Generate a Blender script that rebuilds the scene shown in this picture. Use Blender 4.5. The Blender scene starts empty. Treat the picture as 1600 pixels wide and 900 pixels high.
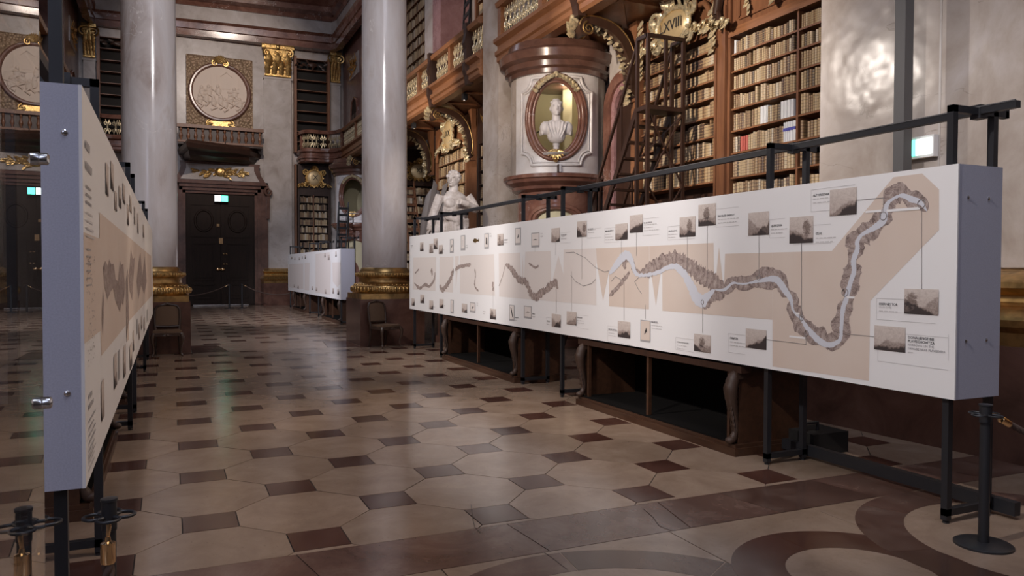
import bpy, bmesh, math, random
from mathutils import Vector, Matrix, geometry
random.seed(7)
S = bpy.context.scene
COL = S.collection
PI = math.pi

# ------------------------------------------------------------------ camera
FPX = 1191.754; YAW = .4211; PITCH = .0243; ROLL = .003; HC = 1.65
_F = Vector((math.sin(YAW)*math.cos(PITCH), math.cos(YAW)*math.cos(PITCH), -math.sin(PITCH)))
_R0 = Vector((math.cos(YAW), -math.sin(YAW), 0)); _U0 = _R0.cross(_F)
_R = _R0*math.cos(ROLL)+_U0*math.sin(ROLL); _U = _U0*math.cos(ROLL)-_R0*math.sin(ROLL)
EYE = Vector((0, 0, HC))
cam = bpy.data.cameras.new('camera'); camo = bpy.data.objects.new('camera', cam); COL.objects.link(camo)
cam.sensor_fit = 'HORIZONTAL'; cam.sensor_width = 36; cam.lens = FPX/1600*36
cam.clip_start = .05; cam.clip_end = 200
camo.matrix_world = Matrix(((_R.x, _U.x, -_F.x, 0), (_R.y, _U.y, -_F.y, 0), (_R.z, _U.z, -_F.z, HC), (0, 0, 0, 1)))
S.camera = camo

# ------------------------------------------------------------------ world, exposure
S.view_settings.view_transform = 'Standard'; S.view_settings.look = 'None'
S.view_settings.gamma = 1; S.view_settings.use_curve_mapping = False
S.view_settings.exposure = 0.3
W = bpy.data.worlds.new('world'); S.world = W; W.use_nodes = True
W.node_tree.nodes['Background'].inputs[0].default_value = (.90, .86, .92, 1)
W.node_tree.nodes['Background'].inputs[1].default_value = .045

# ------------------------------------------------------------------ lights of the hall
def area(name, loc, aim, size, power, colr, sy=None, spread=PI):
    l = bpy.data.lights.new(name, 'AREA'); l.energy = power; l.color = colr; l.size = size
    if sy: l.shape = 'RECTANGLE'; l.size_y = sy
    l.spread = spread
    o = bpy.data.objects.new(name, l); COL.objects.link(o); o.location = loc
    o.rotation_euler = (Vector(aim)-Vector(loc)).to_track_quat('-Z', 'Y').to_euler(); return o
def spot(name, loc, aim, power, colr, ang, blend=.6, rad=.08):
    l = bpy.data.lights.new(name, 'SPOT'); l.energy = power; l.color = colr
    l.spot_size = math.radians(ang); l.spot_blend = blend; l.shadow_soft_size = rad
    o = bpy.data.objects.new(name, l); COL.objects.link(o); o.location = loc
    o.rotation_euler = (Vector(aim)-Vector(loc)).to_track_quat('-Z', 'Y').to_euler(); return o
WARM = (1, .80, .62); NEUT = (1, .945, .915); COOL = (.72, .78, 1.0)
# daylight from the dome windows over the oval centre and the wing windows
area('dome_daylight', (1.5, -1, 15), (2.0, 9, 1.5), 7, 620, (.80, .84, 1.0))
area('wing_daylight', (-2.0, 24, 13), (5, 24, 2), 7, 420, (.80, .84, 1.0), 3)
area('window_daylight', (-3.4, -2.4, 5.0), (.3, 4.5, 1.7), 2.6, 100, (.70, .76, 1.0), 4)  # added unseen fill behind the camera, brightens the panel end faces
# track spots on the two galleries, then unseen spots hung free in the hall
for yy, aimy, pw in ((2.6, 4.8, 1100), (6.5, 8.3, 1150), (11, 12.8, 1800)):
    spot('gallery_spot', (-2.2, yy, 6.2), (4.6, aimy, 2.0), pw, NEUT, 43)
for yy, aimy, pw in ((3.0, 4.4, 560), (8.0, 9.0, 480), (12.5, 13.5, 480)):
    spot('gallery_spot', (6.4, yy, 6.3), (-.3, aimy, 1.8), pw, WARM, 42)
spot('gallery_spot', (-2.0, 19, 6.3), (4.6, 27, 1.5), 2900, (.90, .90, 1), 50)
for aimy, aimz, pw in ((8.9, 4.2, 1600), (11.5, 5.5, 2500), (15.1, 4.6, 1200)):
    spot('book_spot', (-1.6, 8.0, 6.6), (8.4, aimy, aimz), pw, (1, .87, .74), 34)
spot('pier_spot', (-1.7, 13.5, 6.5), (7.1, 5.3, 3.9), 800, (1, .89, .80), 30, .8, .16)
spot('pier_spot', (2.4, 1.2, 6.7), (7.1, 4.9, 3.4), 190, (1, .89, .80), 50, .8, .3)
spot('gallery_spot', (.5, 8.5, 5.2), (7.0, 14.5, 6.9), 1000, (1, .80, .62), 40)  # added unseen spot in mid-hall to brighten the right gallery
spot('gallery_spot', (1.9, 18.6, 6.0), (7.0, 21.5, 7.1), 900, (1, .80, .62), 50)  # added unseen spot inside the wing to brighten the far gallery
spot('wing_spot', (2.0, 19.6, 5.4), (8.4, 23.4, 5.6), 1300, (1, .86, .70), 34)  # added unseen spot lighting the wing from within
spot('statue_spot', (1.0, 10.0, 5.6), (6.05, 16.9, 3.2), 700, (1, .90, .80), 20)
spot('column_spot', (1.2, 5.0, 8.5), (4.4, 16.9, 5.0), 1950, (1, .96, .98), 30)
spot('column_spot', (3.2, 5.0, 8.5), (-.4, 16.9, 5.0), 1850, (1, .96, .98), 30)
spot('end_spot', (2.0, 22, 12.5), (2.05, 36.3, 9.0), 2300, (1, .84, .72), 44)
spot('floor_spot', (2.4, 10.5, 9.0), (2.6, 7.8, 0), 700, WARM, 40, 1.0)
spot('floor_spot', (2.6, 19.5, 8.0), (2.6, 18.0, 0), 800, (.90, .88, 1), 40, .9)

# ------------------------------------------------------------------ pixel -> place helpers (measured from the photograph)
def ray(px, py): return _F+_R*((px-800)/FPX)+_U*((450-py)/FPX)
def onx(px, py, X): d = ray(px, py); return EYE+d*(X/d.x)
def ony(px, py, Y): d = ray(px, py); return EYE+d*(Y/d.y)
def onz(px, py, Z): d = ray(px, py); return EYE+d*((Z-HC)/d.z)

# ------------------------------------------------------------------ mesh helpers
class MB:
    def __init__(s): s.v = []; s.f = []
    def add(s, vs, fs):
        n = len(s.v); s.v += [tuple(p) for p in vs]; s.f += [tuple(i+n for i in f) for f in fs]; return s
    def box(s, x0, y0, z0, x1, y1, z1):
        return s.add([(x0,y0,z0),(x1,y0,z0),(x1,y1,z0),(x0,y1,z0),(x0,y0,z1),(x1,y0,z1),(x1,y1,z1),(x0,y1,z1)],
                     [(0,3,2,1),(4,5,6,7),(0,1,5,4),(1,2,6,5),(2,3,7,6),(3,0,4,7)])
    def bar(s, a, b, w, h=None, up=(0,0,1)):
        a = Vector(a); b = Vector(b); h = h or w; d = (b-a).normalized(); u = Vector(up)
        if abs(d.dot(u)) > .99: u = Vector((0,1,0))
        r = d.cross(u).normalized()*(w/2); q = r.cross(d).normalized()*(h/2)
        return s.add([a-r-q,a+r-q,a+r+q,a-r+q,b-r-q,b+r-q,b+r+q,b-r+q],
                     [(0,3,2,1),(4,5,6,7),(0,1,5,4),(1,2,6,5),(2,3,7,6),(3,0,4,7)])
    def lathe(s, prof, n=24, c=(0,0,0), fn=None, a0=0, a1=2*PI, caps=True):
        full = abs(a1-a0-2*PI) < 1e-6; m = n if full else n+1; vs = []
        for j, (r, z) in enumerate(prof):
            for i in range(m):
                a = a0+(a1-a0)*i/n; rr = r if fn is None else fn(r, z, a, j)
                vs.append((c[0]+rr*math.cos(a), c[1]+rr*math.sin(a), c[2]+z))
        fs = []
        for j in range(len(prof)-1):
            for i in range(n):
                i2 = (i+1) % m; fs.append((j*m+i, j*m+i2, (j+1)*m+i2, (j+1)*m+i))
        if full and caps:
            fs.append(tuple(range(m-1,-1,-1))); k = (len(prof)-1)*m; fs.append(tuple(range(k, k+m)))
        return s.add(vs, fs)
    def prism(s, poly, t0, t1, axis='z'):
        n = len(poly)
        def mp(p, t): return {'z': (p[0],p[1],t), 'y': (p[0],t,p[1]), 'x': (t,p[0],p[1])}[axis]
        vs = [mp(p,t0) for p in poly]+[mp(p,t1) for p in poly]
        ar = sum(poly[i][0]*poly[(i+1)%n][1]-poly[(i+1)%n][0]*poly[i][1] for i in range(n))
        flip = (ar > 0) != (axis == 'y')
        tris = geometry.tessellate_polygon([[Vector((p[0],p[1],0)) for p in poly]])
        fs = []
        for t in tris:
            a,b,c = t
            cr = (poly[b][0]-poly[a][0])*(poly[c][1]-poly[a][1])-(poly[b][1]-poly[a][1])*(poly[c][0]-poly[a][0])
            if cr < 0: b,c = c,b
            if axis == 'y': fs += [(a,b,c),(a+n,c+n,b+n)]
            else: fs += [(a,c,b),(a+n,b+n,c+n)]
        for i in range(n):
            j = (i+1)%n
            fs.append((i,j,j+n,i+n) if flip else (j,i,i+n,j+n))
        return s.add(vs, fs)
    def ring(s, c, r0, r1, z0, z1, a0, a1, n=12):
        p = [(c[0]+r1*math.cos(a0+(a1-a0)*i/n), c[1]+r1*math.sin(a0+(a1-a0)*i/n)) for i in range(n+1)]
        q = [(c[0]+r0*math.cos(a0+(a1-a0)*i/n), c[1]+r0*math.sin(a0+(a1-a0)*i/n)) for i in range(n,-1,-1)]
        vs=[];fs=[]
        q=q[::-1]
        for i in range(n+1):
            vs += [(q[i][0],q[i][1],z0),(p[i][0],p[i][1],z0),(p[i][0],p[i][1],z1),(q[i][0],q[i][1],z1)]
        for i in range(n):
            b=i*4;e=b+4
            for k in range(4):
                k2=(k+1)%4; fs.append((b+k,b+k2,e+k2,e+k))
        fs += [(0,3,2,1),(n*4,n*4+1,n*4+2,n*4+3)]
        return s.add(vs,fs)
    def tube(s, pts, r, n=8, cap=True):
        pts = [Vector(p) for p in pts]; m = len(pts); vs = []; u = None
        for i, p in enumerate(pts):
            d = (pts[min(i+1,m-1)]-pts[max(i-1,0)]).normalized()
            if u is None:
                u = Vector((0,0,1)) if abs(d.z) < .9 else Vector((1,0,0))
            u = (u-d*u.dot(d)).normalized(); w = d.cross(u); rr = r[i] if isinstance(r, (list,tuple)) else r
            for k in range(n):
                a = 2*PI*k/n; vs.append(p+u*(rr*math.cos(a))+w*(rr*math.sin(a)))
        fs = [(i*n+k, i*n+(k+1)%n, (i+1)*n+(k+1)%n, (i+1)*n+k) for i in range(m-1) for k in range(n)]
        if cap: fs += [tuple(range(n-1,-1,-1)), tuple(range((m-1)*n, m*n))]
        return s.add(vs, fs)
    def ball(s, c, r, nu=10, nv=7, rot=None):
        if not isinstance(r, (tuple,list)): r = (r,r,r)
        vs = []; M = rot or Matrix.Identity(3); c = Vector(c)
        for j in range(1, nv):
            t = PI*j/nv
            for i in range(nu):
                a = 2*PI*i/nu
                vs.append(c+M@Vector((r[0]*math.sin(t)*math.cos(a), r[1]*math.sin(t)*math.sin(a), r[2]*math.cos(t))))
        vs += [c+M@Vector((0,0,r[2])), c-M@Vector((0,0,r[2]))]; k = len(vs); fs = []
        for j in range(nv-2):
            for i in range(nu):
                i2 = (i+1)%nu; fs.append((j*nu+i, (j+1)*nu+i, (j+1)*nu+i2, j*nu+i2))
        for i in range(nu):
            i2 = (i+1)%nu; fs += [(i, i2, k-2), ((nv-2)*nu+i2, (nv-2)*nu+i, k-1)]
        return s.add(vs, fs)
    def leaf(s, o, d, nrm, L, Wd, curl=.4, lobes=3):
        """a lobed acanthus-like leaf from o along d, facing nrm, tip curling outwards"""
        o = Vector(o); d = Vector(d).normalized(); nrm = Vector(nrm); nrm = (nrm-d*nrm.dot(d)).normalized(); w = d.cross(nrm)
        N = 2*lobes+1; vs = []
        for i in range(N+1):
            t = i/N; wid = Wd*math.sin(PI*min(1,(.14+.86*t)))**.7*(1 if i%2 else .68)
            if i == N: wid = Wd*.05
            out = curl*L*t*t+.05*L*math.sin(PI*t)
            c = o+d*(L*(t-.22*curl*t*t))+nrm*out
            vs += [c-w*wid/2+nrm*(.0), c+nrm*(Wd*.22*math.sin(PI*min(1,t+.12))), c+w*wid/2, c-nrm*Wd*.06]
        fs = []
        for i in range(N):
            a = 4*i; b = a+4
            fs += [(a,a+1,b+1,b),(a+1,a+2,b+2,b+1),(a+2,a+3,b+3,b+2),(a+3,a,b,b+3)]
        return s.add(vs, fs)
    def volute(s, c, ax_u, ax_v, r, th, turns=1.6, n=26, wid=.6, start=0, sgn=1):
        """spiral scroll in the plane (ax_u, ax_v)"""
        c = Vector(c); u = Vector(ax_u); v = Vector(ax_v); pts = []; rr = []
        for i in range(n+1):
            t = i/n; a = start+sgn*turns*2*PI*t; q = r*(1-.86*t)
            pts.append(c+u*(q*math.cos(a))+v*(q*math.sin(a))); rr.append(th*(1-.55*t))
        return s.tube(pts, rr, 6)
    def sweep(s, prof, path, closed=False):
        """profile (across, up) swept along a horizontal path of (x, y) points; across is to the right of travel"""
        m = len(path); n = len(prof); vs = []
        for i, p in enumerate(path):
            a = path[i-1] if (i > 0 or closed) else path[i]; b = path[(i+1)%m] if (i < m-1 or closed) else path[i]
            d = Vector((b[0]-a[0], b[1]-a[1])).normalized(); k = 1
            if (0 < i < m-1) or closed:
                d1 = Vector((p[0]-a[0], p[1]-a[1])).normalized(); k = 1/max(.3, d.dot(d1))
            r = Vector((d.y, -d.x))
            for (q, z) in prof: vs.append((p[0]+r.x*q*k, p[1]+r.y*q*k, z))
        fs = [(i*n+j, i*n+(j+1)%n, ((i+1)%m)*n+(j+1)%n, ((i+1)%m)*n+j) for i in range(m if closed else m-1) for j in range(n)]
        if not closed: fs += [tuple(range(n-1,-1,-1)), tuple(range((m-1)*n, m*n))]
        return s.add(vs, fs)
    def mesh(s, name, smooth=None):
        me = bpy.data.meshes.new(name); me.from_pydata(s.v, [], s.f); me.update()
        bm = bmesh.new(); bm.from_mesh(me); bmesh.ops.recalc_face_normals(bm, faces=bm.faces[:]); bm.to_mesh(me); bm.free()
        if smooth is not None:
            me.polygons.foreach_set('use_smooth', [True]*len(me.polygons)); me.set_sharp_from_angle(angle=math.radians(smooth))
        return me
    def build(s, name, mat, parent=None, smooth=None):
        return obj(name, s.mesh(name, smooth), mat, parent)

ORNAMENT = ('egg_and_dart_ornament','gilded_garland','gilded_foliage','fine_print','gilded_drops','gilded_drop','gilded_festoon','gilded_crown','gilded_shell','gilded_edge','manuscript_strokes','carved_garland','hook_ring')
def obj(name, me, mat=None, parent=None):
    if mat and not me.materials: me.materials.append(mat)
    o = bpy.data.objects.new(name, me); COL.objects.link(o)
    if parent is not None and name in ORNAMENT: o['kind'] = 'stuff'
    if parent is not None:
        o.parent = parent; o.matrix_parent_inverse = parent.matrix_basis.inverted() if parent.parent is None else Matrix.Identity(4)
    return o
def tag(o, label, cat, group=None, kind=None):
    o['label'] = label; o['category'] = cat
    if group: o['group'] = group
    if kind: o['kind'] = kind
    return o
def thing(name, label, cat, loc=(0,0,0), group=None):
    o = bpy.data.objects.new(name, None); COL.objects.link(o); o.matrix_basis = Matrix.Translation(loc)
    o.empty_display_size = .1
    return tag(o, label, cat, group, 'thing' if cat in ('column','pier','pilaster','archway','beam') else None)
def struct(o): o['kind'] = 'structure'; return o
def inst(src, name, parent=None, loc=None, rz=0, scale=None, M=None):
    o = bpy.data.objects.new(name, src); COL.objects.link(o)
    if M is not None: o.matrix_basis = M
    else:
        o.matrix_basis = Matrix.Translation(loc or (0,0,0)) @ Matrix.Rotation(rz, 4, 'Z') @ (Matrix.Diagonal((*scale, 1)) if scale else Matrix.Identity(4))
    if parent is not None: o.parent = parent; o.matrix_parent_inverse = parent.matrix_basis.inverted() if parent.parent is None else Matrix.Identity(4)
    return o
def copy_tree(o, parent=None, label=None, M=None):
    c = o.copy(); COL.objects.link(c)
    if parent is not None: c.parent = parent; c.matrix_parent_inverse = o.matrix_parent_inverse.copy()
    if label: c['label'] = label
    if M is not None: c.matrix_basis = M
    for ch in [k for k in bpy.data.objects if k.parent == o]: copy_tree(ch, c)
    return c
def text_mesh(body, size, align='LEFT', bold=0):
    cu = bpy.data.curves.new('lettering', 'FONT'); cu.body = body; cu.size = size; cu.align_x = align; cu.resolution_u = 2; cu.offset = bold*size
    o = bpy.data.objects.new('tmp', cu); COL.objects.link(o)
    dg = bpy.context.evaluated_depsgraph_get(); me = bpy.data.meshes.new_from_object(o.evaluated_get(dg))
    bpy.data.objects.remove(o); bpy.data.curves.remove(cu); me.name = 'lettering'; me.materials.clear(); return me

# ------------------------------------------------------------------ materials
def newmat(name, base=(.5,.5,.5), rough=.5, metal=0, spec=.5):
    m = bpy.data.materials.new(name); m.use_nodes = True; b = m.node_tree.nodes['Principled BSDF']
    b.inputs['Base Color'].default_value = (*base, 1); b.inputs['Roughness'].default_value = rough
    b.inputs['Metallic'].default_value = metal; b.inputs['Specular IOR Level'].default_value = spec
    return m
class NT:
    def __init__(s, m): s.m = m; s.t = m.node_tree; s.b = s.t.nodes['Principled BSDF']
    def n(s, ty, **k):
        x = s.t.nodes.new(ty)
        for a, v in k.items():
            if a.startswith('_'): setattr(x, a[1:], v)
            else: x.inputs[a.replace('__', ' ')].default_value = v
        return x
    def l(s, a, b): s.t.links.new(a, b)
    def ramp(s, src, stops, interp='LINEAR'):
        r = s.t.nodes.new('ShaderNodeValToRGB'); r.color_ramp.interpolation = interp; e = r.color_ramp.elements
        while len(e) > len(stops): e.remove(e[-1])
        while len(e) < len(stops): e.new(.5)
        for k, (p, c) in zip(e, stops): k.position = p; k.color = (*c, 1)
        s.l(src, r.inputs[0]); return r.outputs[0]
    def math(s, op, a, b=None, c=None):
        x = s.t.nodes.new('ShaderNodeMath'); x.operation = op
        for i, q in enumerate((a, b, c)):
            if q is None: continue
            if isinstance(q, (int,float)): x.inputs[i].default_value = q
            else: s.l(q, x.inputs[i])
        return x.outputs[0]
    def mix(s, fac, a, b, mode='MIX'):
        x = s.t.nodes.new('ShaderNodeMix'); x.data_type = 'RGBA'; x.blend_type = mode
        for i, q in ((0,fac),(6,a),(7,b)):
            if isinstance(q, (int,float)): x.inputs[i].default_value = q
            elif isinstance(q, tuple): x.inputs[i].default_value = (*q, 1)
            else: s.l(q, x.inputs[i])
        return x.outputs[2]
    def noise(s, vec, scale, detail=4, rough=.55, dist=0):
        x = s.n('ShaderNodeTexNoise', Scale=scale, Detail=detail, Roughness=rough, Distortion=dist)
        if vec is not None: s.l(vec, x.inputs['Vector'])
        return x.outputs[0]
    def coord(s, kind='Object'): return s.t.nodes.new('ShaderNodeTexCoord').outputs[kind]
    def pos(s): return s.t.nodes.new('ShaderNodeNewGeometry').outputs['Position']
    def mapv(s, vec, scale=(1,1,1), rot=(0,0,0), loc=(0,0,0)):
        x = s.t.nodes.new('ShaderNodeMapping'); x.inputs['Scale'].default_value = scale
        x.inputs['Rotation'].default_value = rot; x.inputs['Location'].default_value = loc; s.l(vec, x.inputs[0]); return x.outputs[0]
    def rnd(s): return s.t.nodes.new('ShaderNodeObjectInfo').outputs['Random']
    def bump(s, h, st=.3, dist=.01):
        x = s.n('ShaderNodeBump', Strength=st, Distance=dist); s.l(h, x.inputs['Height']); s.l(x.outputs[0], s.b.inputs['Normal'])
    def color(s, c): s.l(c, s.b.inputs['Base Color'])
    def rough(s, c): s.l(c, s.b.inputs['Roughness'])

def marble(name, stops, scale=1.6, rough=.2, vein=None, veinw=.02, vscale=1.2, bump=0, coat=0, stretch=1):
    m = newmat(name, rough=rough); t = NT(m); p = t.pos()
    c = t.ramp(t.noise(t.mapv(p, (1,1,stretch)), scale, 7, .62, .6), stops)
    if vein:
        v = t.noise(t.mapv(p, (1,1,1.4), (.3,.5,.2)), vscale, 5, .6, 1.2)
        v = t.math('ABSOLUTE', t.math('SUBTRACT', v, .5)); v = t.math('LESS_THAN', v, veinw*.35)
        msk = t.math('GREATER_THAN', t.noise(p, .8, 2), .52)
        c = t.mix(t.math('MULTIPLY', t.math('MULTIPLY', v, msk), .55), c, vein)
    t.color(c)
    r = t.math('MULTIPLY_ADD', t.noise(p, 5, 3), .16, rough-.06); t.rough(r)
    if bump: t.bump(t.noise(p, 2.1, 2), bump, .03)
    if coat: t.b.inputs['Coat Weight'].default_value = coat
    return m
def wood(name, a, b, rough=.38, axis='z', scale=5):
    m = newmat(name, rough=rough); t = NT(m); p = t.pos()
    sc = {'z': (6,6,.6), 'y': (6,.6,6), 'x': (.6,6,6)}[axis]
    n = t.noise(t.mapv(p, sc), scale*.5, 5, .6, .8); q = t.noise(p, .9, 2)
    t.color(t.mix(t.math('MULTIPLY', q, .5), t.ramp(n, [(.25,a),(.75,b)]), tuple(x*.7 for x in a)))
    t.bump(n, .12, .004); return m

M = {}
M['col'] = marble('grey_veined_marble', [(.28,(.33,.26,.225)),(.42,(.50,.44,.415)),(.60,(.60,.56,.55)),(.74,(.46,.375,.32))], 1.3, .15, (.74,.70,.66), .007, .5, stretch=.3)
M['pier'] = marble('warm_grey_marble', [(.28,(.34,.27,.22)),(.5,(.47,.40,.35)),(.68,(.57,.51,.48))], 1.1, .20, (.30,.25,.21), .012, .6, .42); M['pier'].node_tree.nodes['Principled BSDF'].inputs['Specular IOR Level'].default_value = .32
M['wallm'] = marble('pale_wall_marble', [(.3,(.34,.29,.26)),(.5,(.45,.40,.37)),(.7,(.53,.49,.47))], 1.3, .28)
M['white_m'] = marble('white_marble', [(.3,(.62,.57,.55)),(.6,(.74,.71,.71))], 2.2, .28)
M['red_m'] = marble('red_brown_marble', [(.28,(.10,.045,.032)),(.5,(.19,.085,.06)),(.7,(.27,.14,.10))], 1.8, .16, (.60,.50,.45), .012, 1.0)
M['brown_m'] = marble('dark_brown_marble', [(.3,(.075,.036,.026)),(.6,(.15,.075,.055)),(.75,(.19,.10,.075))], 1.8, .2)
M['pink_m'] = marble('rose_marble', [(.3,(.26,.13,.13)),(.6,(.38,.22,.22))], 2, .25)
M['wood'] = wood('warm_walnut', (.145,.058,.028), (.30,.135,.066))
M['woody'] = wood('warm_walnut_rail', (.19,.078,.034), (.38,.175,.082), .36, 'y')
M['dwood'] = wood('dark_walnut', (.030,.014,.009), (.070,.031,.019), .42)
M['case'] = wood('dark_oak_case', (.040,.018,.010), (.095,.042,.022), .36, 'y')
M['door'] = wood('blackened_oak', (.018,.010,.007), (.036,.020,.013), .62); M['door'].node_tree.nodes['Principled BSDF'].inputs['Specular IOR Level'].default_value = .25
M['lining'] = newmat('black_cloth_lining', (.007,.006,.0055), .95, 0, .08); M['shade'] = newmat('black_recess', (.008,.006,.005), .8)  # first near-black paints the shade inside the low display cases
def gold_mat(name, base, rough, bump=.6, scale=18, metal=.9):
    m = newmat(name, base, rough, metal); t = NT(m); p = t.pos(); n = t.noise(p, scale, 3)
    t.color(t.ramp(n, [(.3, tuple(c*.45 for c in base)), (.62, base)])); t.bump(n, bump, .02); return m
M['gold'] = gold_mat('aged_gilding', (.80,.52,.20), .30)
M['pgold'] = gold_mat('pale_gilding', (.90,.76,.50), .34, .4, 18, .55)
M['goldband'] = gold_mat('brushed_gilding', (.66,.42,.17), .36, .05, 6)
M['brass'] = newmat('polished_brass', (.90,.62,.34), .16, 1)
M['cartouche'] = newmat('cream_gilding', (.78,.60,.34), .42, .35)
M['black'] = newmat('black_steel', (.018,.018,.021), .42, .0)
M['grey'] = newmat('grey_steel_post', (.10,.095,.095), .5)
M['chrome'] = newmat('steel', (.62,.62,.64), .22, 1)
m = newmat('white_print_panel', (.79,.765,.755), .55); M['white'] = m
m = newmat('lavender_side_panel', (.375,.375,.46), .55); t = NT(m)
t.color(t.ramp(t.noise(t.pos(), 160, 2), [(.3,(.42,.42,.50)),(.7,(.49,.49,.575))])); M['lav'] = m
m = newmat('map_paper', (.60,.48,.41), .6); t = NT(m)
t.color(t.ramp(t.noise(t.pos(), 1.1, 3), [(.3,(.62,.495,.415)),(.7,(.665,.56,.485))])); M['paper'] = m
m = newmat('pale_map_paper', (.71,.64,.60), .6); M['paperp'] = m
m = newmat('hachured_hills', (.25,.18,.16), .7); t = NT(m); p = t.pos(); uvn = t.coord('UV'); su = t.t.nodes.new('ShaderNodeSeparateXYZ'); t.l(uvn, su.inputs[0])
nz = t.noise(p, 22, 5, .7); big = t.noise(p, 7, 3, .6); along = t.math('ADD', t.math('ADD', su.outputs[0], t.math('MULTIPLY', su.outputs[1], .03)), t.math('ADD', t.math('MULTIPLY', big, .22), t.math('MULTIPLY', nz, .03)))
lines = t.math('SINE', t.math('MULTIPLY', along, 330.0)); lobes = t.math('ABSOLUTE', t.math('SINE', t.math('MULTIPLY', along, 38.0)))
edge = t.math('MULTIPLY', t.math('ABSOLUTE', t.math('SUBTRACT', su.outputs[1], .5)), 2.0)
tn = t.math('ADD', t.math('ADD', t.math('MULTIPLY', lines, .09), t.math('MULTIPLY', lobes, .20)), t.math('ADD', t.math('MULTIPLY', nz, .85), t.math('MULTIPLY', edge, -.10)))
t.color(t.ramp(tn, [(.22,(.13,.09,.08)),(.48,(.31,.235,.21)),(.80,(.50,.41,.365))])); M['hill'] = m
M['river'] = newmat('river_blue', (.60,.60,.645), .6)
M['ink'] = newmat('printed_ink', (.05,.045,.045), .7)
M['greyink'] = newmat('grey_ink', (.36,.34,.34), .7)
M['paleink'] = newmat('pale_grey_ink', (.56,.53,.52), .7)
M['line'] = newmat('leader_grey', (.27,.24,.23), .7)
m = newmat('sepia_engraving', rough=.7); t = NT(m); g = t.coord('Generated'); sx = t.t.nodes.new('ShaderNodeSeparateXYZ'); t.l(g, sx.inputs[0])
off = t.math('MULTIPLY', t.rnd(), 37.0); cb = t.t.nodes.new('ShaderNodeCombineXYZ'); t.l(t.math('MULTIPLY', sx.outputs[1], 1.0), cb.inputs[0]); t.l(off, cb.inputs[1]); t.l(t.math('MULTIPLY', sx.outputs[2], 1.0), cb.inputs[2])
cb1 = t.t.nodes.new('ShaderNodeCombineXYZ'); t.l(sx.outputs[1], cb1.inputs[0]); t.l(off, cb1.inputs[1])
rr = t.rnd(); r2 = t.math('FRACT', t.math('MULTIPLY', rr, 7.31)); r3 = t.math('FRACT', t.math('MULTIPLY', rr, 17.73)); r4 = t.math('FRACT', t.math('MULTIPLY', rr, 41.9))
yc = t.math('SUBTRACT', sx.outputs[1], .5)
ridge = t.math('ADD', t.math('MULTIPLY_ADD', t.noise(cb1.outputs[0], 1.9, 5, .62), .9, -.40), t.math('ADD', t.math('MULTIPLY', r2, .42), t.math('MULTIPLY', yc, t.math('MULTIPLY_ADD', r3, 1.8, -.9))))
below = t.math('SUBTRACT', ridge, sx.outputs[2]); hill = t.math('MINIMUM', t.math('MAXIMUM', t.math('MULTIPLY', below, 9), 0), 1)
ridge2 = t.math('ADD', t.math('MULTIPLY_ADD', t.noise(t.mapv(cb1.outputs[0], (1,1,1), (0,0,0), (9.3,4,0)), 2.6, 4, .6), .7, .05), t.math('MULTIPLY', yc, t.math('MULTIPLY_ADD', r4, -1.6, .8)))
far_ = t.math('MINIMUM', t.math('MAXIMUM', t.math('MULTIPLY', t.math('SUBTRACT', ridge2, sx.outputs[2]), 12), 0), 1)
ty = t.math('MULTIPLY', t.math('SUBTRACT', sx.outputs[1], t.math('MULTIPLY_ADD', r4, .7, .15)), 4.5); tz = t.math('MULTIPLY', t.math('SUBTRACT', sx.outputs[2], .55), 2.6)
fine = t.noise(cb.outputs[0], 9, 7, .8, .8)
crown = t.math('SUBTRACT', 1.0, t.math('ADD', t.math('MULTIPLY', ty, ty), t.math('MULTIPLY', tz, tz)))
tree = t.math('MINIMUM', t.math('MAXIMUM', t.math('MULTIPLY', t.math('ADD', crown, t.math('MULTIPLY_ADD', fine, 3.0, -1.7)), 2.2), 0), 1); tree = t.math('MULTIPLY', tree, t.math('GREATER_THAN', r3, .5))
tone = t.math('ADD', t.math('ADD', t.math('MULTIPLY', hill, .55), t.math('MULTIPLY', far_, .26)), t.math('MULTIPLY', tree, .45))
tone = t.math('ADD', tone, t.math('MULTIPLY', t.math('SUBTRACT', fine, .46), 1.0))
tone = t.math('ADD', tone, t.math('MULTIPLY', t.math('SUBTRACT', 1, sx.outputs[2]), .26))
t.color(t.ramp(tone, [(0,(.60,.52,.47)),(.30,(.44,.36,.32)),(.62,(.19,.14,.12)),(.95,(.045,.032,.03))])); M['engr'] = m
def tilemat(name, stops, rough, var):
    m = newmat(name, rough=rough); t = NT(m); p = t.pos(); r = t.rnd()
    cb = t.t.nodes.new('ShaderNodeVectorMath'); cb.operation = 'ADD'; t.l(p, cb.inputs[0])
    cc = t.t.nodes.new('ShaderNodeCombineXYZ'); t.l(t.math('MULTIPLY', r, 50), cc.inputs[0]); t.l(t.math('MULTIPLY', r, 31), cc.inputs[1]); t.l(cc.outputs[0], cb.inputs[1])
    v = cb.outputs[0]; n = t.noise(v, 2.2, 7, .68, .5); sp = t.noise(v, 26, 3, .7)
    c = t.ramp(n, stops); c = t.mix(t.math('MULTIPLY', t.math('GREATER_THAN', sp, .66), .30), c, tuple(x*.45 for x in stops[0][1]))
    k = t.math('MULTIPLY_ADD', r, var, 1-var/2); hs = t.n('ShaderNodeHueSaturation'); t.l(c, hs.inputs['Color']); t.l(k, hs.inputs['Value']); t.color(hs.outputs[0])
    t.rough(t.math('MULTIPLY_ADD', t.noise(v, 3.5, 4), .16, rough-.07)); t.bump(t.noise(v, 1.6, 2), .06, .012); return m
M['oct'] = tilemat('beige_limestone', [(.25,(.215,.145,.100)),(.5,(.285,.20,.143)),(.75,(.355,.262,.195))], .17, .2)
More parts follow.
